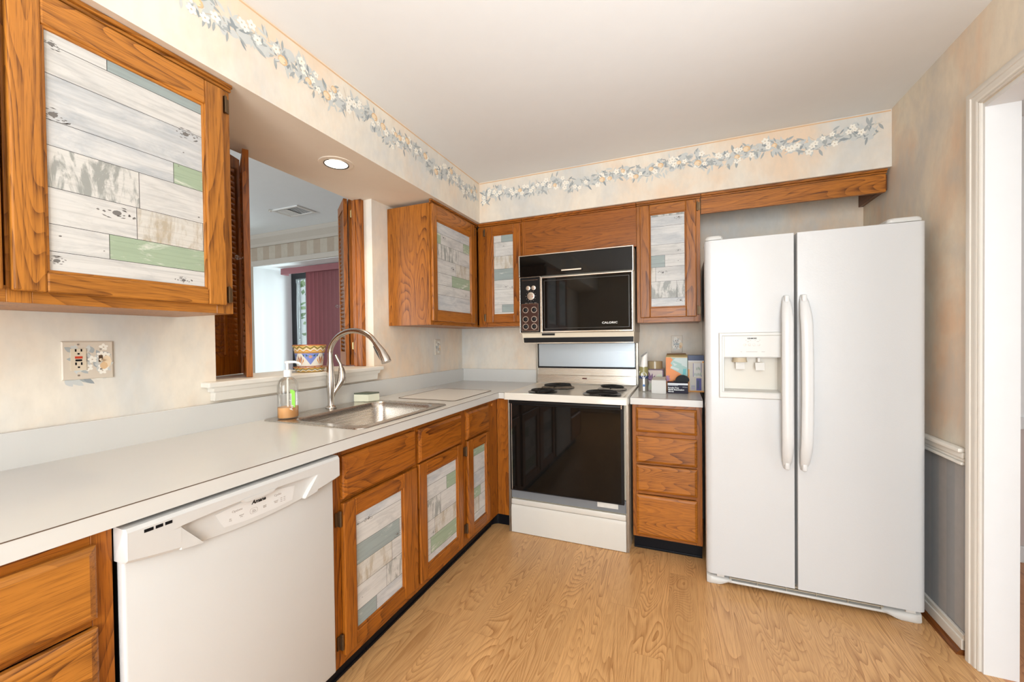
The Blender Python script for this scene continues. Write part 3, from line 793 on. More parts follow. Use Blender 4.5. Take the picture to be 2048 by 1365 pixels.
b = NB(); pts = [(.5625 + .045 * (1 - math.cos(a)), -.620 + .045 * math.sin(a)) for a in [i * PI / 16 for i in range(9)]]
prism(b, [(.5625, -.70, .0005)] + [(x, y, .0005) for x, y in pts] + [(.7045, -.575, .0005), (.7045, -.560, .0005), (.556, -.560, .0005), (.556, -.70, .0005)], (0, 0, .093)); obj('toe_cove', b, M_black, s2, 50)
s3 = base('base_cabinet', 'oak drawer base at the near end beyond the dishwasher', 'L', L_, -3.12, -2.606, 'warm', [(-3.12, -3.085), (-2.640, -2.606)], [(ZB, .125), (.676, .692), (.843, .874)], loc=(.3, -2.86, 0))
cab_drawer('L', L_, s3, -3.09, -2.636, .694, .846, DF + .0005, 'light')
cab_drawer('L', L_, s3, -3.09, -2.636, .41, .674, DF + .0005, 'light')
cab_drawer('L', L_, s3, -3.09, -2.636, .128, .388, DF + .0005, 'light')
# drawer base by the fridge
s4 = base('base_cabinet', 'four-drawer oak base between range and fridge', 'B', B_, 1.490, 1.862, 'warm', [(1.490, 1.522), (1.830, 1.862)], [(ZB, .120), (.348, .370), (.524, .538), (.688, .712), (.852, .874)], d=.612, loc=(1.68, -.3, 0), t0=1.4905, t1=1.862)
for z0, z1 in ((.714, .856), (.536, .690), (.368, .523), (.112, .346)):
    cab_drawer('B', B_, s4, 1.511, 1.837, z0, z1, .6125, 'mid')

# ------------------------------------------------------------------ countertops
ct = thing('countertop', 'off-white laminate countertop of the sink run turning the corner', 'countertop', (.3, -1.6, .876))
b = NB()
X1, ZC = .650, .9155
for x0, x1, y0, y1 in ((.0215, .148, -3.12, -.664), (.566, X1, -3.12, -.664), (.148, .566, -3.12, -1.812), (.148, .566, -1.238, -.664), (.0215, .7045, -.664, -.0215)):
    box(b, x0, x1, y0, y1, .876, ZC)
bmesh.ops.remove_doubles(b, verts=b.verts, dist=1e-5)
obj('worktop', b, M_lam, ct)
b = NB(); box(b, X1, X1 + .0008, -3.12, -.664, ZC - .0018, ZC + .0003); box(b, X1, .7045, -.6648, -.664, ZC - .0018, ZC + .0003); obj('edge_seam', b, M_seam, ct)['label'] = 'thin brown line along the counter edge'
b = NB(); box(b, .0008, .021, -3.12, -.0008, .876, 1.018, 0, .0015); obj('backsplash', b, M_lam, ct)
b = NB(); box(b, .0212, .690, -.021, -.0008, .876, 1.018, 0, .0015); obj('backsplash', b, M_lam, ct)
ct2 = thing('countertop', 'short off-white laminate countertop between range and fridge', 'countertop', (1.68, -.32, .876))
b = NB(); box(b, 1.4815, 1.866, -.642, -.003, .876, ZC, 0, .0008, 1); obj('worktop', b, M_lam, ct2)
b = NB(); box(b, 1.4815, 1.866, -.6428, -.642, ZC - .0018, ZC + .0002); obj('edge_seam', b, M_seam, ct2)

cb = thing('counter_cutting_board', 'pale inset cutting board with a thin dark metal rim in the corner counter', 'cutting board', (.368, -.844, ZC))
def ring(bm, o, i, z0, z1, mi=0):
    loft(bm, [[(x, y, z0) for x, y in o], [(x, y, z1) for x, y in o], [(x, y, z1) for x, y in i], [(x, y, z0) for x, y in i], [(x, y, z0) for x, y in o]], mi)
b = NB(); ring(b, rrect(.165, .572, -1.095, -.592, .03), rrect(.170, .567, -1.090, -.597, .027), ZC + .0004, ZC + .0022); obj('rim', b, plain('dark_brass_rim', (.13, .09, .06), .4, .6), cb)
b = NB(); loft(b, [[(x, y, z) for x, y in rrect(.170, .567, -1.090, -.597, .027)] for z in (ZC + .0004, ZC + .0014)], 0, True, True); obj('board', b, plain('speckled_board', (.68, .65, .60), .3, var=.03), cb)

# ------------------------------------------------------------------ sink and tap
sk = thing('kitchen_sink', 'brushed stainless steel drop-in sink in the counter', 'sink', (.32, -1.53, .74))
b = NB()
loops = []
for x0, x1, y0, y1, r, z in ((.032, .602, -1.857, -1.208, .035, ZC + .0006), (.034, .600, -1.855, -1.210, .035, ZC + .0045), (.044, .590, -1.845, -1.220, .03, ZC + .0045),
                             (.152, .562, -1.808, -1.242, .065, ZC + .003), (.158, .556, -1.802, -1.248, .062, ZC - .004), (.164, .551, -1.797, -1.253, .06, ZC - .03), (.175, .540, -1.785, -1.265, .06, .79), (.190, .525, -1.770, -1.280, .06, .765), (.22, .495, -1.74, -1.31, .06, .757), (.30, .42, -1.60, -1.45, .05, .752)):
    loops.append([(x, y, z) for x, y in rrect(x0, x1, y0, y1, r, 8)])
loft(b, loops, 0, False, True)
obj('basin', b, M_sink, sk, 40)
b = NB(); lathe(b, [(.042, .0), (.042, .003), (.034, .004), (.03, .0025)], (.36, -1.525, .7525), 24); obj('drain', b, M_chrome, sk, 40)

fc = thing('kitchen_faucet', 'brushed nickel gooseneck faucet with pull-down spray head behind the sink', 'faucet', (.085, -1.515, ZC + .005))
fx, fy, fz = .085, -1.515, ZC + .0052
b = NB()
lathe(b, [(.027, 0), (.027, .004), (.024, .009), (.0165, .014), (.0150, .03), (.0165, .06), (.0205, .10), (.0225, .13), (.0210, .17), (.0175, .21), (.0150, .232), (.0150, .234)], (fx, fy, fz), 24)
obj('body', b, M_nickel, fc, 50)
b = NB(); pts = [(fx, fy, fz + .234), (fx, fy, fz + .27)]
cx, cz, rr = fx + .158, fz + .275, .158
for i in range(0, 25):
    a = math.radians(180 - i * 6.3)
    pts.append((cx + rr * math.cos(a), fy, cz + rr * math.sin(a) * .76))
e = Vector(pts[-1]); d = (Vector(pts[-1]) - Vector(pts[-2])).normalized()
tube(b, pts, .0135, 16); obj('spout', b, M_nickel, fc, 60)
b = NB()
hp = [e, e + d * .012, e + d * .05 + Vector((.004, 0, -.002)), e + d * .085 + Vector((.004, 0, -.012)), e + d * .098 + Vector((.003, 0, -.018))]
tube(b, hp, [.0140, .0150, .0185, .0235, .0238], 18); obj('spray_head', b, M_nickel, fc, 45)
b = NB(); tube(b, [hp[1] + Vector((-.016, .0, -.006)), hp[2] + Vector((-.021, 0, -.008)), hp[3] + Vector((-.022, 0, -.004))], [.006, .009, .007], 10); obj('spray_button', b, plain('dark_grey_rubber', (.06, .055, .05), .4), fc, 50)
b = NB()
q = Vector((.62, .78, 0)); o0 = Vector((fx, fy, fz))
tube(b, [o0 + q * .006 + _z * .045, o0 + q * .020 + _z * .085, o0 + q * .040 + _z * .115, o0 + q * .054 + _z * .140, o0 + q * .056 + _z * .175, o0 + q * .052 + _z * .205], [.006, .010, .0150, .0215, .0195, .0125], 16)
obj('handle_base', b, M_nickel, fc, 60)
b = NB(); tube(b, [o0 + q * .052 + _z * .204, o0 + q * .049 + _z * .224, o0 + q * .036 + _z * .250, o0 + q * .026 + _z * .274], [.0110, .0080, .0085, .0070], 14); obj('lever', b, M_nickel, fc, 60)

# soap bottle
sx, sy, sz = .112, -1.782, ZC + .0052
sp = thing('soap_bottle', 'clear pump bottle with a little orange hand soap on the sink deck', 'soap dispenser', (sx, sy, sz))
b = NB(); lathe(b, [(.043, 0), (.046, .004), (.046, .12), (.045, .145), (.040, .165), (.028, .179), (.014, .185), (.0135, .192)], (sx, sy, sz), 32, sx=.80)
obj('bottle', b, clear('clear_plastic', (.975, .97, .955), .25, .08), sp, 60)
b = NB(); lathe(b, [(.041, .003), (.0445, .006), (.0445, .050), (.0, .0505)], (sx, sy, sz), 32, sx=.80, cap1=False)
tl = NT('orange_soap'); tl.set(tl.mix(tl.noise(tl.coords(), 20.0), (.90, .45, .17), (.95, .56, .25)), .25); tl.b.inputs['Transmission Weight'].default_value = .12
obj('liquid_soap', b, tl.m, sp, 50)
b = NB(); tube(b, [(sx, sy, sz + .008), (sx, sy, sz + .185)], .0045, 10); obj('dip_tube', b, plain('translucent_tube', (.80, .78, .72), .4), sp, 60)
b = NB(); lathe(b, [(.0145, .184), (.0170, .186), (.0170, .214), (.0140, .217), (.006, .218), (.006, .245), (.012, .246), (.012, .256), (.0, .257)], (sx, sy, sz), 24, cap1=False)
tube(b, [(sx, sy, sz + .251), (sx + .030, sy + .014, sz + .252), (sx + .048, sy + .022, sz + .246), (sx + .054, sy + .025, sz + .238)], [.0065, .0055, .0045, .004], 10)
obj('pump', b, plain('white_pump_plastic', (.84, .83, .80), .35), sp, 50)
M_lime = plain('lime_ink', (.30, .72, .08), .4)
vd = Vector((1.746 - sx, -3.066 - sy, 0)).normalized(); vr = Vector((-vd.y, vd.x, 0))
lp = Vector((sx, sy, sz)) + vr * .021 + vd * .0385
text('label_lettering', 'Aquaform', .020, lp + _z * .078 - vr * .008, (0, 0, 1), -vr, M_inkw, sp, 'CENTER')
b = NB(); 
for (a, z0, z1) in ((-.003, .060, .128), (.003, .050, .124), (-.008, .112, .130)):
    p = lp + vr * a
    prism(b, [p + _z * z0 - vr * .0035, p + _z * z0 + vr * .0035, p + _z * z1 + vr * .0035, p + _z * z1 - vr * .0035], vd * .0006)
obj('label_stripe', b, M_lime, sp)

# sponge
spg = thing('kitchen_sponge', 'pale sponge with dark scrub top standing at the sink edge', 'sponge', (.095, -1.265, ZC + .005))
sq = [Vector(p) for p in ((.045, -1.315, 0), (.128, -1.290, 0), (.148, -1.225, 0), (.066, -1.238, 0))]
def slab(bm, pl, z0, z1, ins=.004):
    c = sum(pl, Vector()) / len(pl)
    loft(bm, [[tuple(p + (c - p).normalized() * i + _z * z) for p in pl] for i, z in ((ins, z0), (0, z0 + ins), (0, z1 - ins), (ins, z1))], 0, True, True)
b = NB(); slab(b, sq, ZC + .005, ZC + .046); obj('foam', b, plain('pale_foam', (.66, .66, .52), .9, var=.12), spg)
b = NB(); slab(b, sq, ZC + .0465, ZC + .0545, .002); obj('scrub_pad', b, plain('scrub_green', (.10, .115, .085), .95, var=.3), spg)

# ------------------------------------------------------------------ painted flower pot on the sill
px, py, pz = -.035, -1.535, 1.1075
M_po = [plain('glaze_white', (.80, .77, .68), .15), plain('glaze_yellow', (.72, .46, .14), .15), plain('glaze_rust', (.36, .10, .03), .15), plain('glaze_green', (.035, .10, .05), .15),
        plain('glaze_blue', (.20, .26, .60), .15), plain('glaze_orange', (.72, .27, .05), .15), plain('glaze_dark', (.03, .03, .04), .15)]
sa = thing('plant_saucer', 'round painted saucer with zigzag rim under the flower pot', 'saucer', (px, py, pz))
prS = [(.060, 0.0), (.066, .004), (.075, .022), (.080, .0255), (.076, .0265), (.070, .022), (.064, .008), (.0, .007)]
b = NB(); lathe(b, prS, (px, py, pz), 40, 1, cap1=False)
def onpot(th, z, k, z0, prof):
    for (r0, h0), (r1, h1) in zip(prof, prof[1:]):
        if h0 <= z <= h1 and h1 > h0:
            r = r0 + (r1 - r0) * (z - h0) / (h1 - h0) + .0004 + k * .0003; break
    else: r = prof[-1][0]
    return (px + r * math.cos(th), py + r * math.sin(th), z0 + z)
def zig(bm, z0, prof, za, zb, n, mi, wid, k=1):
    for i in range(n * 2):
        t0, t1 = 2 * PI * i / (2 * n), 2 * PI * (i + 1) / (2 * n); a, c = (za, zb) if i % 2 else (zb, za)
        st = 3
        for j in range(st):
            u0, u1 = j / st, (j + 1) / st
            p = [(t0 + (t1 - t0) * u, a + (c - a) * u) for u in (u0, u1)]
            poly(bm, [onpot(p[0][0], p[0][1], k, z0, prof), onpot(p[1][0], p[1][1], k, z0, prof), onpot(p[1][0], p[1][1] + wid, k, z0, prof), onpot(p[0][0], p[0][1] + wid, k, z0, prof)], mi)
prSo = [(.066, .004), (.075, .022)]
zig(b, pz, prSo, .005, .012, 16, 0, .004); zig(b, pz, prSo, .010, .017, 16, 3, .003, 2)
for i in range(48):
    t0, t1 = 2 * PI * i / 48, 2 * PI * (i + 1) / 48
    poly(b, [(px + (.0803) * math.cos(t), py + .0803 * math.sin(t), pz + z) for t, z in ((t0, .0235), (t1, .0235), (t1, .027), (t0, .027))], 2)
tag(obj('plant_saucer_body', b, M_po, sa, 40), '', '') if False else obj('dish', b, M_po, sa, 40)
pb = pz + .0085
po = thing('flower_pot', 'colourful hand-painted ceramic flower pot on the pass-through sill', 'flower pot', (px, py, pb))
prP = [(.050, 0), (.0585, .004), (.0605, .02), (.070, .088), (.0715, .092), (.0745, .108), (.0815, .130), (.080, .132), (.0765, .130), (.067, .09), (.056, .012), (.0, .01)]
b = NB(); fs = lathe(b, prP, (px, py, pb), 48, 0, cap1=False)
for f in b.faces:
    z = f.calc_center_median().z - pb
    f.material_index = 2 if z > .1305 or z < .003 else 1 if z > .0925 else 6 if (.018 < z < .0195) else 0
prO = prP[1:7]
zig(b, pb, prO, .098, .110, 14, 0, .0055); zig(b, pb, prO, .110, .121, 14, 3, .004, 2); zig(b, pb, prO, .0945, .104, 14, 5, .003, 2)
for i in range(48):
    t0, t1 = 2 * PI * i / 48, 2 * PI * (i + 1) / 48
    for za, zb, m in ((.089, .0925, 2), (.020, .0235, 2), (.0055, .0075, 6), (.1275, .1305, 2)):
        poly(b, [onpot(t, z, 2, pb, prO) for t, z in ((t0, za), (t1, za), (t1, zb), (t0, zb))], m)
def opoly(pts, mi, k): poly(b, [onpot(t, z, k, pb, prO) for t, z in pts], mi)
for i in range(4):
    tc = math.radians(-38 + 90 * i)
    for j in range(6):
        u0, u1 = -.62 + 1.24 * j / 6, -.62 + 1.24 * (j + 1) / 6
        opoly([(tc + u0, .088), (tc + u0, .088 - .058 * (1 - abs(u0) / .62)), (tc + u1, .088 - .058 * (1 - abs(u1) / .62)), (tc + u1, .088)], 4, 1)
    for a in range(6): opoly([(tc + .13 * math.cos(a * PI / 3 + s), .071 + .0085 * math.sin(a * PI / 3 + s) ) if rr_ else (tc, .071) for s, rr_ in ((-.35, 1), (.35, 1), (0, 0))], 5 if a % 2 else 1, 2)
    for sg in (-1, 1): opoly([(tc + sg * .12, .076), (tc + sg * .34, .084), (tc + sg * .30, .072)], 3, 2)
    t2 = tc + PI / 4
    for dt, h, m in ((-.26, .066, 5), (-.12, .078, 2), (0, .070, 5), (.12, .078, 2), (.26, .064, 5)):
        opoly([(t2 + dt * .35, .030), (t2 + dt + .045, h - .014), (t2 + dt, h), (t2 + dt - .045, h - .014)], m, 2)
    for dt in (-.3, .3): opoly([(t2 + dt - .05, .080), (t2 + dt + .05, .080), (t2 + dt, .070)], 3, 2)
for i in range(18):
    tc = 2 * PI * i / 18
    opoly([(tc + .115 * math.cos(a), .0145 + .0062 * math.sin(a)) for a in [2 * PI * k / 8 for k in range(8)]], 5 if i % 2 else 0, 2)
obj('glazed_body', b, M_po, po, 40)

# ------------------------------------------------------------------ louvred shutters
M_shz, M_shx = oak('z', 'warm'), oak('x', 'dark')
def shutter_panel(parent, p0, p1, z0, z1, th, rod=None, knob=None, mats=None):
    """panel standing on the line p0-p1"""
    p0, p1 = Vector((p0[0], p0[1], 0)), Vector((p1[0], p1[1], 0)); u = (p1 - p0).normalized(); L = (p1 - p0).length; n = Vector((-u.y, u.x, 0))
    def B(bm, a0, a1, t0, t1, q0, q1, mi=0):
        prism(bm, [p0 + u * a + n * t + _z * q0 for a, t in ((a0, t0), (a1, t0), (a1, t1), (a0, t1))], (0, 0, q1 - q0), mi)
    b = NB(); h = th / 2
    B(b, 0, .036, -h, h, z0, z1); B(b, L - .036, L, -h, h, z0, z1)
    B(b, .036, L - .036, -h, h, z0, z0 + .085); B(b, .036, L - .036, -h, h, z1 - .06, z1); 
    z = z0 + .097
    while z < z1 - .07:
        prism(b, [p0 + u * .034 + n * t + _z * q for t, q in ((-h * .9, z - .011), (-h * .75, z - .014), (h * .9, z + .011), (h * .75, z + .014))], u * (L - .068), 1)
        z += .0265
    pn = obj('louvered_panel', b, mats or [M_shz, M_shz], parent)
    if rod is not None:
        b = NB(); B(b, L * .5 - .006, L * .5 + .006, rod * (h + .012) - .004, rod * (h + .012) + .004, z0 + .095, z1 - .08); obj('tilt_rod', b, M_shz, pn)
    if knob is not None:
        sd, ka, kz = knob
        b = NB(); c = p0 + u * ka + n * sd * h + _z * kz; m = n * sd
        tube(b, [c, c + m * .010, c + m * .014, c + m * .022, c + m * .030, c + m * .034], [.005, .005, .008, .0115, .009, .003], 12); obj('knob', b, clear('crystal_knob', (.92, .92, .95), .9, .03), pn, 50)
    return pn
sl = thing('louvered_shutter', 'folded oak louvred shutter pair beside the large wall cabinet, at the pass-through', 'shutter', (-.16, -1.9, 1.11))
shutter_panel(sl, (-.172, -1.985), (-.262, -1.742), 1.112, 2.165, .024, rod=-1)
shutter_panel(sl, (-.018, -1.866), (-.236, -1.735), 1.109, 2.118, .024, knob=(1, .05, 1.645))
b = NB(); box(b, -.155, -.1345, -2.040, -1.990, 1.112, 2.165); obj('frame_post', b, M_shz, sl)
sr = thing('louvered_shutter', 'folded oak louvred shutter pair beside the corner wall cabinet, at the pass-through', 'shutter', (-.2, -1.08, 1.11))
dd = Vector((-.80, .60)).normalized(); kk = Vector((.60, .80)).normalized()
a0 = Vector((-.192, -1.117))
shutter_panel(sr, a0, a0 + dd * .25, 1.112, 2.165, .022, knob=(-1 if False else 1, .20, 1.50), mats=[M_shz, oak('x', 'dark')])
a1 = a0 + kk * .030 + dd * .004
shutter_panel(sr, a1, a1 + dd * .25, 1.112, 2.165, .022)
b = NB(); box(b, -.132, -.062, -1.127, -1.0975, 1.108, 2.140, 0, .001); box(b, -.112, -.100, -1.131, -1.1272, 1.108, 2.140); obj('frame_post', b, M_shz, sr)
for z in (1.235, 2.065):
    b = NB(); box(b, -.158, -.134, -1.112, -1.108, z - .022, z + .022, 0, .001); tube(b, [(-.146, -1.113, z - .024), (-.146, -1.113, z + .024)], .0035, 8); obj('hinge', b, M_brass, sr)['label'] = 'brass hinge'

# ------------------------------------------------------------------ recessed light
rl = thing('recessed_light', 'lit round recessed downlight in the soffit over the sink', 'ceiling light', (.193, -1.556, ZS - .006))
b = NB(); lathe(b, [(.052, ZS - .0006), (.082, ZS - .0006), (.080, ZS - .004), (.060, ZS - .006), (.054, ZS - .004)], (.193, -1.556, 0), 40, cap0=False, cap1=False); obj('trim_ring', b, M_soffpaint, rl, 40)
b = NB(); lathe(b, [(.0535, ZS - .0042), (.058, ZS - .0062), (.058, ZS - .0070), (.0535, ZS - .0066)], (.193, -1.556, 0), 40, cap0=False, cap1=False); obj('baffle', b, M_blk, rl, 40)
b = NB(); lathe(b, [(.0530, ZS - .0030), (.0530, ZS - .0045), (.03, ZS - .0058), (.0, ZS - .0062)], (.193, -1.556, 0), 40, cap1=False); obj('bulb', b, emit('warm_bulb', (1.0, .90, .74), 6.0), rl, 60)
sd_ = bpy.data.lights.new('recessed_light_lamp', 'SPOT'); sd_.energy = 26; sd_.color = (1.0, .80, .56); sd_.spot_size = math.radians(150); sd_.spot_blend = 1.0; sd_.shadow_soft_size = .05
so_ = bpy.data.objects.new('recessed_light_lamp', sd_); C.objects.link(so_); so_.location = (.193, -1.556, ZS - .03)

# kitchen ceiling fixture behind the viewer
cf = thing('ceiling_fixture', 'bright square ceiling fixture in the kitchen behind the viewer', 'ceiling light', (2.25, -4.7, H - .09))
b = NB(); box(b, 1.95, 2.55, -5.0, -4.4, H - .03, H - .001, 0, .004); obj('housing', b, M_trimw, cf)
b = NB(); box(b, 1.98, 2.52, -4.97, -4.43, H - .09, H - .031, 0, .015); obj('diffuser', b, emit('fixture_diffuser', (0.92, .96, 1.0), 5.0), cf)

# ------------------------------------------------------------------ range
rg = thing('electric_range', 'built-in electric range with black glass oven door and white cooktop', 'range', (1.09, -.36, 0))
RX0, RX1, RY = .712, 1.472, -.640
b = NB(); box(b, RX0, RX1, RY + .014, -.06, .0008, .872, 0, .002); obj('body', b, M_cream, rg)
for x0, x1 in ((RX0 - .004, RX0 + .012), (RX1 - .016, RX1)):
    b = NB(); box(b, x0, x1, RY - .004, RY + .0138, .001, .880, 0, .001); box(b, x0, x0 + .006, RY - .012, RY - .003, .001, .880, 0, .001); box(b, x0 + .009, x1, RY - .009, RY - .003, .001, .880, 0, .001)
    obj('side_trim', b, M_trimmetal, rg)
b = NB(); box(b, RX0 + .014, RX1 - .018, RY - .002, RY + .0138, .226, .300); obj('lower_frame', b, plain('grey_steel_paint', (.17, .18, .19), .45), rg)
# door
b = NB(); box(b, RX0 + .014, RX1 - .026, RY - .026, RY - .003, .283, .875, 0, .003); od = obj('oven_door', b, M_blk, rg)
b = NB(); box(b, RX0 + .032, RX1 - .042, RY - .0285, RY - .0262, .292, .842, 0, .0006, 1); obj('glass_front', b, M_bglass, od)
b = NB(); box(b, RX0 + .026, RX0 + .030, RY - .0285, RY - .0262, .29, .85); obj('edge_bead', b, M_chrome, od)
b = NB(); box(b, RX0 + .016, RX1 - .030, RY - .050, RY - .0262, .850, .874, 0, .007, 3); hd = obj('handle', b, M_blk, od, 40)
b = NB(); box(b, RX1 - .040, RX1 - .031, RY - .0512, RY - .0265, .8495, .8745, 0, .003); obj('handle_cap', b, M_nickel, od)
b = NB(); box(b, 1.285, 1.408, RY - .0035, RY - .0021, .246, .280); obj('rating_label', b, plain('worn_label', (.62, .60, .55), .6, var=.3), rg)
# storage drawer
b = NB()
box(b, RX0 + .014, RX1 - .018, RY - .016, RY - .0025, .186, .222, 0, .006, 3)
prism(b, [(RX0 + .014, RY - .0025, .003), (RX0 + .014, RY - .012, .003), (RX0 + .014, RY - .016, .16), (RX0 + .014, RY - .008, .183), (RX0 + .014, RY - .0025, .183)], (RX1 - RX0 - .032, 0, 0))
obj('storage_drawer', b, plain('range_white_enamel', (.62, .59, .53), .3, var=.02), rg, 40)
# cooktop
M_ck = plain('cooktop_enamel', (.66, .62, .55), .14, var=.01)
b = NB()
XC0, XC1, YC0, YC1 = .708, 1.477, -.722, -.062
loft(b, [[(x, y, z) for x, y in rrect(XC0 + i, XC1 - i, YC0 + i, YC1 - i * .5, r, 4)] for i, r, z in ((0, .012, .880), (0, .012, .917), (.004, .012, .923), (.016, .012, .923), (.030, .012, .9165), (.034, .012, .916))], 0, True, True)
obj('cooktop', b, M_ck, rg, 40)
M_coil = plain('coil_black', (.012, .011, .010), .5, spec=.25); M_pan = plain('drip_pan_black', (.025, .022, .02), .25, .3)
for cx_, cy_, r_, lift, tilt in ((.925, -.575, .078, .004, 0), (1.308, -.585, .098, .006, 0), (.955, -.325, .098, .012, .06), (1.330, -.315, .078, .012, -.05)):
    z = .9168
    bu = NB(); lathe(bu, [(r_ * .5, .0), (r_ * .9, .001), (r_ + .012, .004), (r_ + .018, .0055), (r_ + .018, .0035), (r_ + .010, .0005)], (cx_, cy_, z), 40, cap0=True, cap1=False)
    bo = obj('burner', bu, M_pan, rg, 40)
    bu = NB(); n = int(r_ / .0135); pts = []
    for i in range(n * 30):
        a = i / 30 * 2 * PI; rr_ = .016 + (r_ - .016) * i / (n * 30)
        pts.append((cx_ + rr_ * math.cos(a), cy_ + rr_ * math.sin(a), z + .011 + lift + tilt * rr_ * math.cos(a) * .5))
    tube(bu, pts, .0048, 7)
    for k in range(3):
        a = .5 + k * 2 * PI / 3; tube(bu, [(cx_, cy_, z + .005 + lift * .7), (cx_ + r_ * math.cos(a), cy_ + r_ * math.sin(a), z + .005 + lift * .7)], .003, 6)
    obj('coil', bu, M_coil, bo, 60)
# back guard
bg_ = NB()
prism(bg_, [(.714, -.004, .921), (.714, -.066, .921), (.714, -.058, .982), (.714, -.050, .984), (.714, -.046, 1.036), (.714, -.004, 1.036)], (.745, 0, 0))
bgo = obj('backguard', bg_, M_guard, rg)
b = NB(); box(b, .722, 1.452, -.047, -.004, 1.050, 1.226); obj('splash_panel', b, M_alu, rg)
b = NB(); box(b, .722, 1.452, -.0475, -.006, 1.0365, 1.0495); obj('black_strip', b, M_blk, rg)
for x0, x1, c in ((.698, .7135, .707), (1.4595, 1.475, 1.464)):
    b = NB(); box(b, x0, x1, -.046, -.004, .924, 1.228); box(b, x0, c, -.052, -.0455, .924, 1.228, 0, .001); box(b, c + .002, x1, -.052, -.0455, .924, 1.228, 0, .001)
    obj('corner_post', b, M_trimmetal, rg)
b = NB(); box(b, 1.070, 1.104, -.0618, -.0590, .957, .966); obj('badge', b, plain('dark_red_badge', (.10, .012, .01), .3), rg)

# ------------------------------------------------------------------ microwave over the range
mw = thing('overhead_microwave', 'black glass microwave oven with chrome trim mounted above the range', 'microwave', (1.09, -.2, 1.232))
MY = -.400
b = NB(); box(b, .704, 1.484, MY + .026, -.003, 1.306, 1.850, 0, .002); obj('body', b, plain('microwave_cream', (.52, .45, .35), .45), mw)
b = NB()
prism(b, [(.706, -.003, 1.3055), (.706, MY + .026, 1.3055), (.722, MY + .026, 1.236), (.722, -.003, 1.236)], (0, 0, 0.0)) if False else None
loft(b, [[(.712, MY + .012, 1.3052), (1.482, MY + .012, 1.3052), (1.482, -.003, 1.3052), (.712, -.003, 1.3052)], [(.724, MY + .014, 1.232), (1.479, MY + .014, 1.232), (1.479, -.003, 1.232), (.724, -.003, 1.232)]], 0, True, True)
obj('vent_housing', b, M_cream, mw)
b = NB(); loft(b, [[(.7245, MY + .0085, 1.273), (1.4785, MY + .0085, 1.273), (1.4785, MY + .0128, 1.273), (.7245, MY + .0128, 1.273)], [(.728, MY + .0095, 1.239), (1.477, MY + .0095, 1.239), (1.477, MY + .0135, 1.239), (.728, MY + .0135, 1.239)]], 0, True, True); obj('vent_grille', b, M_blk, mw)
b = NB(); box(b, .725, 1.482, MY + .004, MY + .0138, 1.2325, 1.2385, 0, .001); obj('lower_trim', b, M_chrome, mw)
b = NB(); box(b, .863, .955, MY + .006, MY + .0119, 1.288, 1.302); obj('door_latch', b, M_blk, mw)
# visor
b = NB(); box(b, .7075, 1.4765, MY - .006, MY + .0255, 1.702, 1.8465, 0, .001); vi = obj('visor', b, M_bglass, mw)
b = NB()
box(b, .700, 1.484, MY - .010, MY + .0255, 1.847, 1.853, 0, .001); box(b, .700, .7072, MY - .010, MY + .0255, 1.702, 1.8468, 0, .001); box(b, 1.4768, 1.484, MY - .010, MY + .0255, 1.692, 1.8468, 0, .001)
obj('visor_trim', b, M_chrome, vi)
b = NB(); box(b, 1.015, 1.152, MY - .024, MY - .016, 1.722, 1.732, 0, .001); box(b, 1.03, 1.04, MY - .0165, MY - .0062, 1.724, 1.730); box(b, 1.127, 1.137, MY - .0165, MY - .0062, 1.724, 1.730); obj('visor_handle', b, M_chrome, vi)
# door
b = NB(); box(b, .872, 1.470, MY - .004, MY + .0255, 1.318, 1.684); md = obj('door', b, M_bglass, mw)
b = NB()
for x0, x1, z0, z1 in ((.863, .8717, 1.308, 1.693), (1.4703, 1.479, 1.308, 1.693), (.8717, 1.4703, 1.308, 1.3177), (.8717, 1.4703, 1.6843, 1.693)): box(b, x0, x1, MY - .009, MY + .0255, z0, z1, 0, .0015)
obj('door_trim', b, M_chrome, md)
b = NB()
for x0, x1, z0, z1 in ((.884, .889, 1.334, 1.668), (1.452, 1.457, 1.334, 1.668), (.889, 1.452, 1.334, 1.338), (.889, 1.452, 1.664, 1.668)): box(b, x0, x1, MY - .0048, MY - .0041, z0, z1)
obj('window_edge', b, plain('smoke_line', (.035, .032, .03), .2), md)
text('lettering', 'CALORIC', .0185, (1.331, MY - .0044, 1.365), (1, 0, 0), (0, 0, 1), M_inkw, md, 'CENTER', bold=.0003, xs=1.28)
# controls
b = NB(); box(b, .709, .857, MY - .004, MY + .0255, 1.312, 1.696, 0, .001); cp = obj('control_panel', b, M_blk, mw)
b = NB()
for x0, x1, z0, z1 in ((.7025, .7088, 1.308, 1.699), (.8572, .8627, 1.308, 1.699), (.7088, .8572, 1.308, 1.3118), (.7088, .8572, 1.6962, 1.700)): box(b, x0, x1, MY - .009, MY + .0255, z0, z1, 0, .001)
obj('panel_trim', b, M_chrome, cp)
b = NB(); box(b, .719, .841, MY - .0052, MY - .0042, 1.322, 1.510); obj('dial_plate', b, plain('brown_plate', (.045, .014, .008), .3), cp)
b = NB()
for x0, x1, z0, z1 in ((.717, .719, 1.320, 1.512), (.841, .843, 1.320, 1.512), (.719, .841, 1.320, 1.322), (.719, .841, 1.510, 1.512)): box(b, x0, x1, MY - .0056, MY - .0042, z0, z1)
box(b, .722, .842, MY - .0052, MY - .0042, 1.677, 1.6795)
obj('plate_border', b, M_chrome, cp)
M_dial = steel('dial_aluminium', (.72, .66, .58), .3)
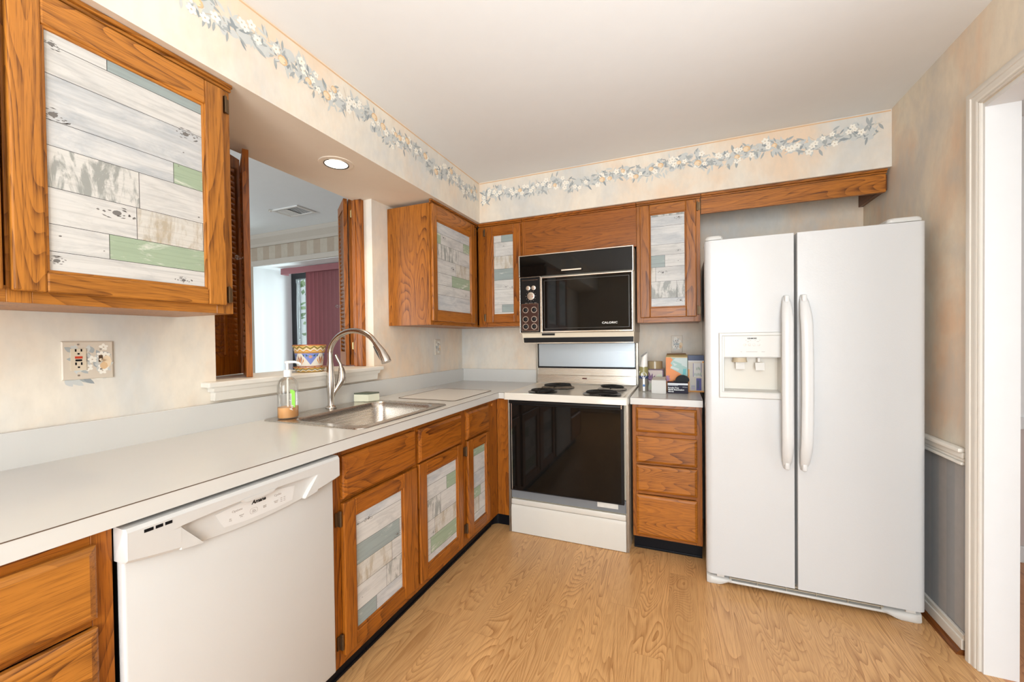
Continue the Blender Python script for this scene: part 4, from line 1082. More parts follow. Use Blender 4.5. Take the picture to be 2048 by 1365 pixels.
for x, z, r in ((.768, 1.623, .016), (.808, 1.623, .016), (.788, 1.566, .027)):
    b = NB(); lathe(b, [(r, MY - .0042), (r, MY - .0055), (r * .9, MY - .0062), (r * .25, MY - .0062), (r * .22, MY - .010), (.0, MY - .0105)], (x, 0, z), 28, axis='y', cap1=False)
    di = obj('timer_dial', b, M_dial, cp, 40)
    b = NB(); prism(b, [(x + r * .1, MY - .0064, z + .0018), (x + r * .8, MY - .0064, z - .004), (x + r * .75, MY - .0064, z - .0065), (x, MY - .0064, z - .0022)], (0, -.0006, 0)); obj('pointer', b, plain('red_pointer', (.55, .08, .04), .4), di)
b = NB()
for k in range(12):
    a = k * PI / 6; poly(b, [(.788 + .036 * math.cos(a) + dx, MY - .0044, 1.566 + .036 * math.sin(a) + dz) for dx, dz in ((-.0016, -.0016), (.0016, -.0016), (.0016, .0016), (-.0016, .0016))])
for x in (.744, .772, .784, .812): box(b, x, x + .018, MY - .0046, MY - .0042, 1.517, 1.519)
obj('dial_marks', b, M_inkg, cp, fix=False)
for x in (.7475, .8110):
    for z in (1.469, 1.404, 1.352):
        b = NB(); lathe(b, [(.0215, MY - .0053), (.0215, MY - .0062), (.0175, MY - .0062), (.0175, MY - .0053)], (x, 0, z), 28, axis='y', cap0=False, cap1=False); kr = obj('control_knob', b, M_dial, cp, 40)
        b = NB(); lathe(b, [(.0150, MY - .0053), (.0135, MY - .017), (.012, MY - .018)], (x, 0, z), 20, axis='y'); box(b, x - .003, x + .003, MY - .0215, MY - .0181, z - .012, z + .012, 0, .001); obj('knob_grip', b, M_blk, kr, 40)

# ------------------------------------------------------------------ dishwasher
dw = thing('dishwasher', 'cream-white dishwasher with curved control console under the counter', 'dishwasher', (.33, -2.31, 0))
D0, D1 = -2.603, -2.018
b = NB(); box(b, .05, .612, D0 + .006, D1 - .006, .098, .862); obj('tub', b, M_blk, dw)
b = NB(); box(b, .614, .641, D0 + .004, D1 - .012, .112, .792, 0, .006, 3); obj('door_panel', b, M_white, dw, 40)
b = NB(); box(b, .548, .565, D0 + .004, D1 - .004, .0008, .094); obj('toe_kick', b, M_blk, dw)
# console: profile along y, lower edge bowed
b = NB(); NN = 28; loops = []
pk0, pk1, pkt, pkb = -2.500, -2.112, .831, .776
def zlow(y):
    f = (y - D0) / (D1 - D0) * 2 - 1
    return .792 - .032 * (1 - f * f)
def inpocket(y): return pk0 < y < pk1
ys_ = sorted(set([D0 + .0005, D0 + .004, pk0, pk0 + .002, pk1 - .002, pk1, pk0 + .0474, pk0 + .0477, pk1 - .0477, pk1 - .0474, D1 - .004, D1] + [D0 + (D1 - D0) * i / NN for i in range(1, NN)]))
def sec(y):
    zl = zlow(y); xf = .662 if D0 + .003 < y < D1 - .003 else .657
    f = (y - (pk0 + pk1) / 2) / ((pk1 - pk0) / 2)
    zt = .831 + .007 * (1 - min(1, f * f))
    if abs(f) < 1.0:
        g = (1 - abs(f)) / .245                       # 0..1 across the slanted end facet
        dep = .013 * min(1.0, (1 - abs(f)) / .10)
        if g < 1: zb, x3 = max(zl + .003, .829 - .058 * g), xf
        else: zb, x3 = zl + .003, xf - dep
        pr = [(.615, zl), (x3 - .004, zl), (x3, zl + .002), (x3, zb), (xf - dep, min(zb + .004, zt - .001)), (xf - dep, zt - .0006), (xf, zt), (xf, .858), (xf - .006, .866), (.615, .868)]
    else:
        pr = [(.615, zl), (xf - .010, zl), (xf, zl + .008), (xf, .826), (xf, .828), (xf, .830), (xf, .831), (xf, .858), (xf - .006, .866), (.615, .868)]
    return [(x, y, z) for x, z in pr]
loft(b, [sec(y) for y in ys_], 0, True, True)
co = obj('control_console', b, M_white, dw, 35)
b = NB()
lo, hi = [(-2.418, .820), (-2.400, .779), (-2.372, .775), (-2.23, .7735), (-2.195, .777), (-2.187, .818)], None
prism(b, [(.6492, y, z) for y, z in [(-2.418, .821), (-2.397, .780), (-2.34, .7745), (-2.25, .7745), (-2.196, .779), (-2.187, .819), (-2.25, .828), (-2.35, .828)]], (.0006, 0, 0))
lab = obj('control_label', b, plain('console_label', (.66, .65, .635), .35, var=.01), co)
b = NB(); loft(b, [[(.650, y, z) for y, z in ((-2.362, .838), (-2.252, .837), (-2.27, .826), (-2.346, .826))], [(.664, y, z) for y, z in ((-2.358, .840), (-2.256, .839), (-2.272, .829), (-2.344, .829))]], 0, True, True); obj('latch_pull', b, M_white, co)
b = NB()
for y0, y1 in ((-2.570, -2.553), (-2.549, -2.535), (-2.531, -2.517)): box(b, .6605, .6626, y0, y1, .8465, .8535)
obj('vent_slots', b, M_ink, co)
xx = .65005
text('lettering', 'Amana', .0145, (xx, -2.302, .8165), (0, 1, 0), (0, 0, 1), M_ink, co, 'CENTER', shear=.25, bold=.0005)
text('lettering', 'Options', .0085, (xx, -2.362, .8115), (0, 1, 0), (0, 0, 1), M_inkg, co)
text('lettering', 'Cycles', .0085, (xx, -2.244, .8115), (0, 1, 0), (0, 0, 1), M_inkg, co)
for y, w in ((-2.380, 'Air\nDry'), (-2.351, 'Heated\nDry'), (-2.317, 'Start\nCancel'), (-2.285, 'Quick\nWash'), (-2.250, 'Normal\nWash')):
    text('lettering', w, .0042, (xx, y, .793), (0, 1, 0), (0, 0, 1), M_inkg, co)
b = NB()
ring_o = rrect(-2.328, -2.306, .786, .801, .006, 4); ring_i = rrect(-2.3272, -2.3068, .7868, .8002, .0055, 4)
loft(b, [[(xx, y, z) for y, z in ring_o], [(xx, y, z) for y, z in ring_i]])
for y in (-2.236, -2.226): 
    for z in (.797, .792, .787): box(b, xx, xx + .0002, y, y + .006, z, z + .0014)
obj('button_outline', b, M_inkg, co, fix=False)

# ------------------------------------------------------------------ refrigerator
fr_ = thing('refrigerator', 'white side-by-side refrigerator with ice and water dispenser', 'refrigerator', (2.3, -.42, 0))
FY = -.812; FX0, FX1, FS0, FS1, FZ0, FZ1 = 1.870, 2.722, 2.248, 2.260, .062, 1.746
b = NB(); box(b, 1.893, FX1 - .006, -.735, -.035, .03, 1.738, 0, .004); obj('body', b, M_fr, fr_)
b = NB(); box(b, 1.897, FX1 - .02, -.7485, -.7355, .075, 1.725); obj('gasket', b, M_frdark, fr_)
def fdoor(name, x0, x1, roundleft, hole=None):
    b = NB()
    def outline(): 
        r, rs = (.030, .006)
        pts = [(x0 if roundleft else x0, -.749)]
        out = []
        lr, rr_ = (r, .004) if roundleft else (.004, r)
        out.append((x0, -.749))
        for i in range(7):
            a = i / 6 * PI / 2; out.append((x0 + lr * (1 - math.cos(a)), FY + lr * .75 * (1 - math.sin(a))))
        for i in range(7):
            a = i / 6 * PI / 2; out.append((x1 - rr_ * (1 - math.sin(a)), FY + rr_ * .75 * (1 - math.cos(a))))
        out.append((x1, -.749))
        return out
    o = outline()
    loft(b, [[(x, y, z) for x, y in o] for z in (FZ0, FZ1)], 0, True, True)
    if hole:
        hx0, hx1, hz0, hz1 = hole
        # cut the dispenser recess through the door front
        big = [f for f in b.faces if abs(f.normal.y) > .99 and all(abs(v.co.y - FY) < 1e-4 for v in f.verts)]
        b.faces.ensure_lookup_table()
        bmesh.ops.recalc_face_normals(b, faces=b.faces)
        big = max([f for f in b.faces if all(abs(v.co.y - FY) < 1e-4 for v in f.verts)], key=lambda f: f.calc_area())
        vs = list(big.verts); fx0, fx1 = min(v.co.x for v in vs), max(v.co.x for v in vs)
        A = {(v.co.x < (fx0 + fx1) / 2, v.co.z < 1): v for v in vs}
        bmesh.ops.delete(b, geom=[big], context='FACES_ONLY')
        q = {(i, j): b.verts.new((hx0 if i else hx1, FY, hz0 if j else hz1)) for i in (True, False) for j in (True, False)}
        for (k, l) in (((True, True), (False, True)), ((False, True), (False, False)), ((False, False), (True, False)), ((True, False), (True, True))):
            b.faces.new((A[k], A[l], q[l], q[k]))
        w = {k: b.verts.new((v.co.x, FY + .055, v.co.z)) for k, v in q.items()}
        for (k, l) in (((True, True), (False, True)), ((False, True), (False, False)), ((False, False), (True, False)), ((True, False), (True, True))):
            b.faces.new((q[k], q[l], w[l], w[k]))
        b.faces.new([w[k] for k in ((True, True), (False, True), (False, False), (True, False))])
    return obj(name, b, M_fr, fr_, 35)
dz = fdoor('freezer_door', FX0, FS0, True, (1.953, 2.196, .990, 1.160))
df = fdoor('fridge_door', FS1, FX1, False)
# dispenser surround
b = NB()
def frame_ring(bm, o, i, y0, y1): loft(bm, [[(x, y1, z) for x, z in o], [(x, y0, z) for x, z in o], [(x, y0, z) for x, z in i], [(x, y1 + .03, z) for x, z in i]], 0)
def rc(x0, x1, z0, z1): return [(x0, z0), (x1, z0), (x1, z1), (x0, z1)]
loft(b, [[(x, FY - .0004, z) for x, z in rc(1.930, 2.207, .958, 1.283)], [(x, FY - .007, z) for x, z in rc(1.934, 2.203, .962, 1.279)], [(x, FY - .007, z) for x, z in rc(1.944, 2.197, .986, 1.268)], [(x, FY - .004, z) for x, z in rc(1.9465, 2.1945, .989, 1.2655)], [(x, FY - .004, z) for x, z in rc(1.9535, 2.1955, .9905, 1.162)], [(x, FY + .052, z) for x, z in rc(1.960, 2.190, 1.000, 1.1595)]], 0, False, False)
ds = obj('dispenser_surround', b, M_fr2, dz)
b = NB(); box(b, 1.955, 2.194, FY - .0058, FY - .0035, 1.163, 1.2655, 0, .001); obj('dispenser_panel', b, M_fr2, dz)
b = NB(); lathe(b, [(.034, 1.136), (.030, 1.150), (.030, 1.159)], (2.025, FY + .024, 0), 28, sy=.7); obj('ice_chute', b, plain('chute_beige', (.48, .40, .28), .5), dz, 40)
for x, z0, z1 in ((2.025, 1.102, 1.136), (2.109, 1.098, 1.134)):
    b = NB(); prism(b, [(x - .019, FY + .016, z1), (x - .019, FY + .010, z1), (x - .019, FY + .000, z0), (x - .019, FY + .006, z0)], (.038, 0, 0)); obj('dispenser_paddle', b, M_fr2, dz)
b = NB(); box(b, 2.100, 2.112, FY + .012, FY + .022, 1.136, 1.158, 0, .002); obj('water_spout', b, M_fr2, dz)
text('lettering', 'KENMORE', .0085, (2.075, FY - .0061, 1.2525), (1, 0, 0), (0, 0, 1), M_ink, dz, bold=.0003)
b = NB()
for i in range(4): 
    lathe(b, [(.0065, FY - .0060), (.0065, FY - .0068), (.005, FY - .0072)], (2.044 + i * .0197, 0, 1.222), 16, axis='y')
obj('selector_button', b, plain('button_grey', (.62, .59, .55), .4), dz, 40)
b = NB()
for x0, x1, z in ((2.047, 2.051, 1.243), (2.066, 2.070, 1.243), (2.086, 2.090, 1.243), (2.105, 2.109, 1.243), (2.054, 2.062, 1.236), (2.094, 2.104, 1.236), (2.026, 2.032, 1.187), (2.050, 2.097, 1.187), (2.114, 2.128, 1.187)): box(b, x0, x1, FY - .0062, FY - .0059, z, z + .0018)
obj('panel_print', b, M_inkg, dz)
b = NB(); box(b, 1.956, 2.193, FY + .0525, FY + .0545, .993, 1.158); obj('dispenser_back', b, plain('dispenser_cream', (.60, .56, .48), .35, var=.01), dz)
# handles
def fhandle(par, xc, s):
    b = NB(); loops = []
    for i in range(25):
        f = i / 24; z = .632 + f * .822
        e = math.sin(PI * min(1, max(0, f))) ; out = FY - .004 - .052 * min(1.0, (min(f, 1 - f) / .16)) ** .55
        w = .012 + .012 * min(1, min(f, 1 - f) / .12) ** .6
        sway = s * .012 * (1 - (2 * f - 1) ** 2)
        cx = xc + sway
        lp = []
        for k in range(12):
            a = 2 * PI * k / 12
            lp.append((cx + w * math.cos(a), out + .010 + .012 * math.sin(a), z))
        loops.append(lp)
    loft(b, loops, 0, True, True)
    for z in (.650, 1.436): box(b, xc - .010, xc + .010, FY - .030, FY - .0004, z - .018, z + .018, 0, .006, 3)
    return obj('handle', b, plain('handle_plastic', (.64, .635, .62), .3, var=.01), par, 60)
fhandle(dz, 2.214, -.2); fhandle(df, 2.282, .6)
# hinge covers, grille, feet
for x0, x1 in ((FX0 + .004, FX0 + .085), (FX1 - .125, FX1 - .004)):
    b = NB(); loft(b, [[(x, y, z) for x, y in rrect(x0 + i, x1 - i, -.795 + i, -.60, .02, 5)] for i, z in ((0, 1.752), (0, 1.764), (.006, 1.772))], 0, True, True); obj('hinge_cover', b, M_fr2, fr_, 40)
    b = NB(); xc = x0 + .02 if x0 < 2.2 else x1 - .02; lathe(b, [(.008, 1.7465), (.008, 1.7518)], (xc, -.775, 0), 14); obj('hinge_pin', b, M_chrome, fr_)
b = NB()
box(b, FX0 + .10, FX1 - .13, -.792, -.762, .018, .030, 0, .004); box(b, FX0 + .10, FX1 - .13, -.7615, -.755, .018, .060); obj('base_grille', b, M_fr2, fr_)
b = NB(); box(b, FX0 + .106, FX1 - .136, -.785, -.7618, .0385, .0435); box(b, FX0 + .106, FX1 - .136, -.785, -.7618, .0525, .0575)
for i in range(6): box(b, FX0 + .106 + i * .12, FX0 + .1085 + i * .12, -.788, -.7618, .031, .0575)
obj('grille_slats', b, plain('grille_beige', (.42, .36, .27), .5), fr_)
for xa, xb, sg in ((FX0 + .002, FX0 + .115, 1), (FX1 - .145, FX1 - .008, -1)):
    b = NB(); loops = []
    for i in range(9):
        f = i / 8; x = (xa if sg > 0 else xb) + sg * f * (xb - xa)
        h = .046 - .014 * f if f < .5 else .039 - .004 * (f - .5); zb_ = .0008 + (.0 if f < .55 else .017 * min(1, (f - .55) / .3)); yo = -.800 + .006 * f - .0 if f > .1 else -.793
        loops.append([(x, -.752, zb_), (x, yo + .006, zb_), (x, yo, zb_ + .010), (x, yo + .004, h - .006), (x, yo + .014, h), (x, -.752, h)])
    loft(b, loops, 0, True, True); obj('foot_cover', b, M_fr2, fr_, 50)
    b = NB(); xx_ = xa + .045 if sg > 0 else xb - .058; box(b, xx_, xx_ + .034, -.8035, -.765, .0465, .0605, 0, .002); obj('door_stop', b, M_fr2, fr_)

# ------------------------------------------------------------------ outlets and switch
def outlet_plate(o, P, w, h, seed, skip=()):
    """printed cover plate; P(u, v, k)"""
    b = NB()
    loft(b, [[tuple(P(u, v, k)) for u, v in ((-w / 2 + i, -h / 2 + i), (w / 2 - i, -h / 2 + i), (w / 2 - i, h / 2 - i), (-w / 2 + i, h / 2 - i))] for i, k in ((0, .5), (0, 4.0), (.003, 6.0))], 9, True, True)
    rn = random.Random(seed)
    Q = lambda s, t, k: P(s, t, 6.05 + k * .06)
    for _ in range(int(w * 330)):
        leaf(b, Q, max(-w / 2 + .03, min(w / 2 - .03, rn.uniform(-w / 2, w / 2))), rn.uniform(-h / 2 + .03, h / 2 - .03), rn.uniform(.022, .034), rn.uniform(.009, .016), rn.uniform(0, 6.28), rn.choice((0, 2, 2, 8, 0)), rn.random())
    for _ in range(int(w * 90)):
        flower(b, Q, rn.uniform(-w / 2 + .018, w / 2 - .018), rn.uniform(-h / 2 + .018, h / 2 - .018), .011, rn, 2 + rn.random())
    blob(b, Q, w * .36, -h * .05, .012, .02, 0, 5, 3.5); blob(b, Q, w * .30, -h * .16, .010, .012, 0, 4, 3.6)
    return obj('cover_plate', b, FL + [plain('plate_cream', (.62, .54, .44), .45)], o, fix=False)
def slots(b, P, u, v, k):
    for du in (-.0065, .0065): prismP(b, P, u + du, v + .004, .0017, .0042, k)
    prismP(b, P, u, v - .007, .0024, .0024, k)
def prismP(b, P, u, v, a, c, k, dk=.5):
    loft(b, [[tuple(P(u + s * a, v + t * c, q)) for s, t in ((-1, -1), (1, -1), (1, 1), (-1, 1))] for q in (k, k + dk)], 0, True, True)
mm = .001
P1 = lambda u, v, k: Vector((mm * k, -2.402 + u, 1.212 + v))
o1 = thing('wall_outlet', 'floral double plate with red-button outlet and toggle switch under the large wall cabinet', 'outlet', (.001, -2.402, 1.15))
outlet_plate(o1, P1, .122, .120, 4)
b = NB(); Qw = lambda s_, t_, k: P1(s_, t_, .3 + k * .06)
for u, v, L, w, an, m in ((-.045, -.052, .045, .020, -.7, 2), (-.030, -.048, .052, .017, -.55, 0), (-.012, -.056, .034, .014, -.65, 1), (.004, -.052, .040, .018, -.15, 3), (.030, -.058, .024, .012, .2, 8), (-.052, -.056, .030, .018, -1.0, 8)):
    leaf(b, Qw, u, v, L, w, an, m, m * .3)
obj('paper_flap', b, FL, o1, fix=False)
b = NB(); prismP(b, P1, -.024, .003, .0175, .034, 6.3, 3.0); r1 = obj('receptacle', b, plain('receptacle_ivory', (.66, .56, .42), .4), o1)
b = NB(); slots(b, P1, -.024, .028, 9.35); slots(b, P1, -.024, -.014, 9.35); prismP(b, P1, -.024, .0005, .0075, .003, 9.35); obj('slots', b, M_ink, r1)
b = NB(); prismP(b, P1, -.024, .0095, .0085, .0035, 9.35, 1.0); obj('reset_button', b, plain('red_button', (.52, .045, .015), .4), r1)
b = NB(); prismP(b, P1, .029, .004, .005, .011, 6.35, .6); obj('switch_slot', b, plain('slot_brown', (.09, .05, .025), .5), o1)
b = NB(); tube(b, [P1(.029, .002, 6.6), P1(.029, -.004, 14)], [.004, .0032], 10); obj('toggle', b, plain('toggle_ivory', (.68, .56, .40), .35), o1, 50)
b = NB()
for u, v in ((-.024, .050), (.029, .034), (-.024, -.047), (.029, -.030)): prismP(b, P1, u, v, .0025, .0025, 6.5, .9)
obj('plate_screws', b, M_chrome, o1)
P2 = lambda u, v, k: Vector((mm * k, -.388 + u, 1.212 + v))
P3 = lambda u, v, k: Vector((1.733 + u, -mm * k, 1.216 + v))
for P, loc, lab, sd in ((P2, (.001, -.388, 1.15), 'small floral outlet plate on the sink wall under the corner cabinet', 9), (P3, (1.733, -.001, 1.15), 'small floral outlet plate above the glove boxes', 13)):
    o = thing('wall_outlet', lab, 'outlet', loc); outlet_plate(o, P, .074, .120, sd)
    for v in (.020, -.020):
        b = NB(); loft(b, [[tuple(P(.0165 * math.cos(a), v + max(-.0125, min(.0125, .0165 * math.sin(a))), q)) for a in [2 * PI * i / 20 for i in range(20)]] for q in (6.3, 8.6)], 0, True, True); r = obj('receptacle', b, plain('receptacle_cream', (.64, .58, .50), .4), o)
        b = NB(); slots(b, P, 0, v, 8.65); obj('slots', b, M_ink, r)

# ------------------------------------------------------------------ things on the short counter
ZT = ZC + .0004
# freshener
fa = thing('air_freshener_can', 'silver spray can with white slanted trigger cap beside the range', 'spray can', (1.532, -.335, ZT))
ax, ay = 1.534, -.332
b = NB(); lathe(b, [(.0270, 0), (.0290, .003), (.0290, .150), (.0275, .160)], (ax, ay, ZT), 28)
for f in b.faces:
    z = f.calc_center_median().z - ZT
can_m = plain('can_silver', (.48, .45, .39), .25, .7); obj('can', b, can_m, fa, 40)
b = NB(); lathe(b, [(.0294, .085), (.0294, .102)], (ax, ay, ZT), 28, cap0=False, cap1=False); obj('navy_band', b, plain('navy_print', (.03, .05, .14), .3), fa, 40)
b = NB(); lathe(b, [(.0292, .103), (.0292, .150), (.0280, .158)], (ax, ay, ZT), 28, cap0=False, cap1=False); obj('olive_band', b, plain('olive_print', (.28, .25, .10), .3), fa, 40)
b = NB()
loops = []
for i in range(9):
    f = i / 8; z = .128 + f * .112
    r = .0295 - .012 * f + .006 * max(0, f - .6)
    dxx = -.004 + f * .012
    loops.append([(ax + dxx + r * math.cos(t), ay + r * .9 * math.sin(t), ZT + z + (.030 * (1 - f) * math.cos(t + .6)) + .018 * f * math.cos(t - .3)) for t in [2 * PI * k / 24 for k in range(24)]])
loft(b, loops, 0, True, True); obj('trigger_cap', b, plain('cap_white', (.84, .82, .78), .35), fa, 50)
b = NB(); tube(b, [(ax - .014, ay - .016, ZT + .226), (ax + .004, ay - .019, ZT + .242), (ax + .022, ay - .014, ZT + .252)], .0035, 8); obj('cap_edge', b, plain('cap_grey', (.30, .29, .28), .4), fa)
b = NB(); cyl = lambda t, z, k: (ax + (.0296 + k) * math.cos(t), ay + (.0296 + k) * math.sin(t), ZT + z)
t0 = math.radians(-84)
poly(b, [cyl(t0 + .62 * math.cos(a), .108 + .0185 * math.sin(a), .0004) for a in [2 * PI * i / 20 for i in range(20)]]); poly(b, [cyl(t0 + u, z, .0002) for u, z in ((-.2, .004), (.2, .004), (.2, .09), (-.2, .09))])
obj('label_disc', b, plain('label_white', (.84, .83, .82), .4), fa, fix=False)
b = NB(); poly(b, [cyl(t0 + .26 * math.cos(a), .040 + .008 * math.sin(a), .0006) for a in [2 * PI * i / 14 for i in range(14)]]); obj('blue_seal', b, plain('seal_blue', (.05, .16, .40), .4), fa, fix=False)
# purple tissue box and tape roll
tb = thing('tissue_box', 'purple and cream patterned tissue box behind the white box', 'tissue box', (1.60, -.25, ZT))
b = NB(); box(b, 1.552, 1.655, -.310, -.150, ZT, ZT + .142, 0, .002)
rn = random.Random(2)
TP = [plain('tissue_cream', (.52, .43, .40), .5), plain('tissue_purple', (.07, .012, .065), .5), plain('tissue_black', (.02, .02, .02), .5), plain('tissue_green', (.50, .52, .40), .5), plain('tissue_violet', (.30, .15, .30), .5)]
PF = lambda s, t, k: Vector((s, -.3102 - .0002 * k, t)); PS = lambda s, t, k: Vector((1.5518 - .0002 * k, s, t))
for i in range(7): leaf(b, PF, 1.575, ZT + .070, .05 + .012 * math.sin(i * 2), .014, -.2 + i * .5, 1, 2 + i * .1)
for i in range(6): leaf(b, PF, 1.578, ZT + .073, .045, .004, -.1 + i * .5, 4, 4 + i * .1)
blob(b, PF, 1.63, ZT + .098, .020, .014, 0, 3, 2); blob(b, PF, 1.615, ZT + .075, .014, .010, .4, 2, 3); blob(b, PF, 1.575, ZT + .03, .016, .022, 0, 3, 3); blob(b, PF, 1.560, ZT + .05, .006, .02, 0, 2, 3); blob(b, PF, 1.63, ZT + .03, .018, .02, 0, 1, 2)
poly(b, [PF(1.648, ZT + .004, 3), PF(1.654, ZT + .004, 3), PF(1.654, ZT + .14, 3), PF(1.648, ZT + .14, 3)], 1); poly(b, [PF(1.553, ZT + .136, 3), PF(1.654, ZT + .136, 3), PF(1.654, ZT + .141, 3), PF(1.553, ZT + .141, 3)], 1)
for i in range(12): leaf(b, PS, rn.uniform(-.29, -.19), rn.uniform(ZT + .02, ZT + .11), .03, .012, rn.uniform(0, 6), rn.choice((1, 2, 3)), 2 + rn.random())
obj('carton', b, TP, tb, fix=False)
tr_ = thing('tape_roll', 'roll of tan packing tape lying on the purple tissue box', 'tape', (1.600, -.235, ZT + .1425))
b = NB(); n = 40
lathe(b, [(.0395, .143), (.0430, .143), (.0430, .191), (.0395, .191), (.0395, .143)], (1.598, -.235, ZT), n, cap0=False, cap1=False); obj('core', b, plain('tape_core', (.50, .38, .24), .7), tr_, 40)
b = NB(); lathe(b, [(.0432, .1432), (.0475, .1432), (.0475, .1908), (.0432, .1908)], (1.598, -.235, ZT), n, cap0=False, cap1=False); obj('tape_layers', b, plain('tan_tape', (.36, .27, .15), .18), tr_, 40)
# white box
wb = thing('white_carton', 'plain white carton in front of the purple tissue box', 'box', (1.632, -.42, ZT))
b = NB(); box(b, 1.587, 1.672, -.428, -.345, ZT, ZT + .083, 0, .0015)
obj('carton', b, plain('white_card', (.62, .60, .57), .6, var=.02), wb)
b = NB(); prism(b, [(1.589, -.426, ZT + .0834), (1.668, -.426, ZT + .0850), (1.670, -.350, ZT + .098), (1.592, -.350, ZT + .094)], (0, 0, .0015)); obj('lid_flap', b, plain('grey_card', (.60, .56, .50), .6), wb)
# glove box
gb = thing('glove_box', 'navy and white disposable glove box in front of the orange box', 'glove box', (1.737, -.37, ZT))
b = NB(); box(b, 1.679, 1.797, -.385, -.312, ZT, ZT + .068, 0, .001); obj('carton', b, plain('glove_navy', (.022, .018, .035), .45, spec=.15), gb)
b = NB(); box(b, 1.680, 1.796, -.3858, -.3852, ZT + .052, ZT + .063); obj('white_band', b, plain('glove_white', (.72, .72, .73), .4), gb)
b = NB(); box(b, 1.680, 1.740, -.3858, -.3852, ZT + .046, ZT + .0505); obj('grey_band', b, plain('glove_grey', (.25, .25, .28), .4), gb)
for s, z in (('Powder Free', .034), ('Nitrile Examination', .0225), ('Gloves', .011)):
    text('lettering', s, .0118, (1.682, -.3856, ZT + z), (1, 0, 0), (0, 0, 1), M_inkw, gb, 'LEFT', bold=.0004)
text('lettering', '100 Gloves', .0065, (1.794, -.3856, ZT + .040), (1, 0, 0), (0, 0, 1), M_inkw, gb, 'RIGHT')
# orange box
ob = thing('bag_carton', 'open orange carton printed with pale green packets', 'box', (1.735, -.26, ZT))
b = NB()
OX0, OX1, OY0, OY1, OZ = 1.668, 1.796, -.300, -.185, ZT + .222
box(b, OX0, OX1, OY0, OY0 + .0015, ZT, OZ); box(b, OX0, OX1, OY1 - .0015, OY1, ZT, OZ); box(b, OX0, OX0 + .0015, OY0 + .0015, OY1 - .0015, ZT, OZ); box(b, OX1 - .0015, OX1, OY0 + .0015, OY1 - .0015, ZT, OZ); box(b, OX0, OX1, OY0, OY1, ZT, ZT + .002)
OP = [plain('carton_orange', (.72, .20, .008), .4), plain('packet_mint', (.30, .47, .42), .4), plain('packet_pale', (.50, .58, .55), .4), plain('packet_teal', (.06, .38, .40), .4), plain('flower_purple', (.28, .12, .26), .4), plain('carton_tan', (.55, .42, .18), .5), plain('flap_brown', (.20, .11, .05), .6), plain('packet_red', (.5, .05, .1), .4)]
PO = lambda s, t, k: Vector((s, OY0 - .0002 * k, t))
def op(pts, m, k): poly(b, [PO(OX0 + u * (OX1 - OX0), ZT + v * .222, k) for u, v in pts], m)
op([(.22, .98), (1, .98), (1, .45), (.86, .42), (.62, .55), (.2, .68), (.3, .75), (.22, .82), (.34, .93)], 1, 1)
op([(.45, .97), (.98, .97), (.98, .70), (.60, .80), (.40, .74), (.30, .86)], 2, 2)
op([(.36, .90), (.74, .80), (.70, .74), (.32, .84)], 1, 3); op([(.25, .74), (.62, .66), (.58, .60), (.22, .68)], 2, 3)
op([(.80, .66), (.94, .66), (.92, .50), (.78, .50)], 3, 4)
for u, v in ((.07, .42), (.12, .36), (.05, .34)):
    for a in range(5): leaf(b, PO, OX0 + u * .128, ZT + v * .222, .014, .006, a * 1.25, 4, 3 + a * .1)
op([(.14, .46), (.18, .46), (.18, .43), (.14, .43)], 7, 4); op([(.16, .30), (.30, .30), (.22, .24), (.12, .25)], 7, 3)
op([(0, .985), (1, .985), (1, 1), (0, 1)], 5, 2)
obj('carton', b, OP, ob, fix=False)
b = NB(); prism(b, [(OX0, OY1, OZ), (OX1, OY1, OZ), (OX1 - .008, OY1 + .012, OZ + .020), (OX0 + .004, OY1 + .012, OZ + .018)], (0, .0015, 0)); obj('open_flap', b, OP[6], ob)
b = NB(); prism(b, [(OX0 + .002, OY0, OZ), (OX1 - .002, OY0, OZ), (OX1 - .002, OY0 + .04, OZ + .012), (OX0 + .002, OY0 + .04, OZ + .010)], (0, 0, .0015)); obj('front_flap', b, OP[5], ob)
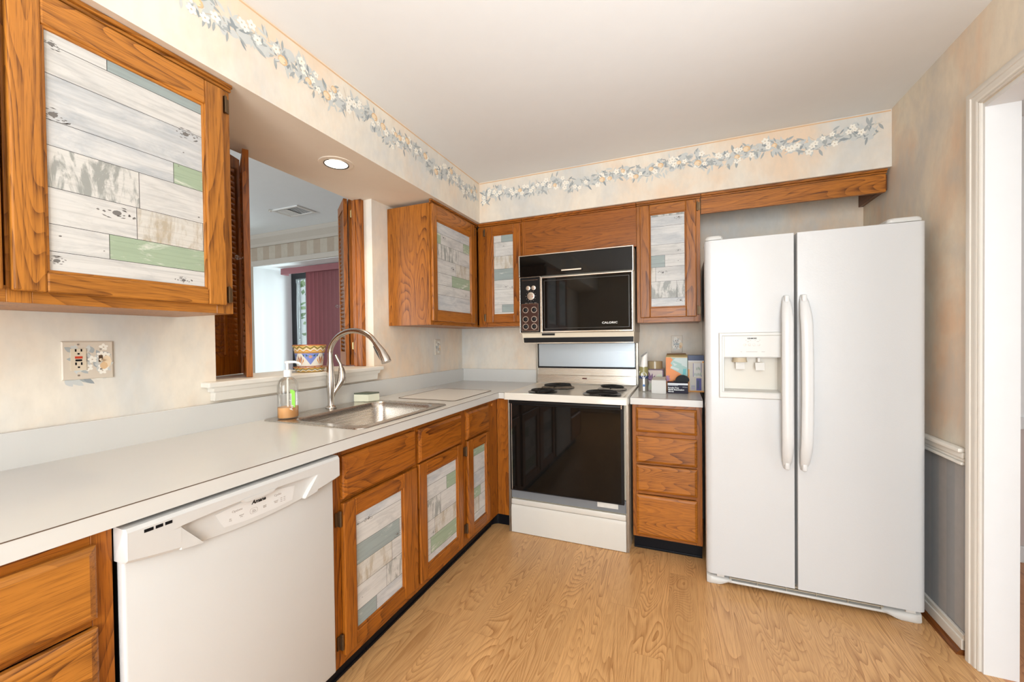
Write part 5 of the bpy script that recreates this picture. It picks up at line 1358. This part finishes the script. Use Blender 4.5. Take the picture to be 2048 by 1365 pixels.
# dark object on the glove box
bd = thing('tape_dispenser', 'black rounded tape dispenser resting on the navy glove box', 'tape dispenser', (1.765, -.35, ZT + .0685))
b = NB(); pr_ = [(1.722, .0), (1.724, .014), (1.735, .032), (1.752, .042), (1.772, .043), (1.792, .035), (1.803, .024), (1.806, .010), (1.795, .0)]
prism(b, [(x, -.372, ZT + .0686 + z) for x, z in pr_], (0, .042, 0)); bmesh.ops.bevel(b, geom=list(b.edges), offset=.003, segments=2, affect='EDGES')
obj('housing', b, plain('dispenser_black', (.006, .006, .007), .4, spec=.12), bd, 50)
b = NB(); prism(b, [(1.722, -.368, ZT + .0688), (1.712, -.368, ZT + .0725), (1.713, -.368, ZT + .0745), (1.724, -.368, ZT + .076)], (0, .034, 0)); obj('cutter_tab', b, M_blk, bd)
# white / blue box
bx_ = thing('bulb_carton', 'white and orange carton with navy top at the fridge end of the counter', 'box', (1.845, -.26, ZT))
b = NB(); box(b, 1.799, 1.8895, -.290, -.190, ZT + 0.0, ZT + .232, 0, .001)
BP = [plain('carton_cream', (.60, .54, .46), .45), plain('carton_navy', (.012, .028, .10), .4), plain('carton_amber', (.72, .30, .04), .4), plain('carton_violet', (.05, .04, .24), .4), plain('carton_sage', (.36, .42, .37), .5), plain('carton_lilac', (.50, .44, .52), .5), plain('carton_white', (.64, .63, .61), .45)]
PB = lambda s, t, k: Vector((s, -.2902 - .0002 * k, t))
def rp(u0, u1, v0, v1, m, k): poly(b, [PB(1.799 + u * .091, ZT + v * .232, k) for u, v in ((u0, v0), (u1, v0), (u1, v1), (u0, v1))], m)
rp(0, 1, .86, 1, 1, 1); rp(0, 1, 0, .04, 2, 1); rp(0, .10, .04, .62, 2, 1); rp(0, 1, .82, .86, 6, 1); rp(.9, 1, .8, .84, 2, 2)
rp(.32, .35, .42, .79, 3, 2); rp(.82, .85, .42, .79, 3, 2); rp(.36, .81, .42, .79, 6, 2)
for u, v in ((.52, .60), (.62, .62), (.70, .60), (.40, .45), (.52, .44), (.62, .45), (.72, .44), (.78, .47)): rp(u, u + .07, v, v + .07, 4, 3)
rp(.52, .84, .05, .38, 3, 2); rp(.56, .70, .10, .32, 1, 3); rp(.20, .44, .07, .19, 5, 2); rp(.20, .44, .15, .17, 4, 3)
poly(b, [Vector((1.7988, y, ZT + z)) for y, z in ((-.29, 0), (-.19, 0), (-.19, .232), (-.29, .232))], 2)
poly(b, [Vector((x, y, ZT + .2322)) for x, y in ((1.799, -.29), (1.89, -.29), (1.89, -.19), (1.799, -.19))], 1)
obj('carton', b, BP, bx_, fix=False)

for o in bpy.data.objects:
    if '_org' in o: del o['_org']
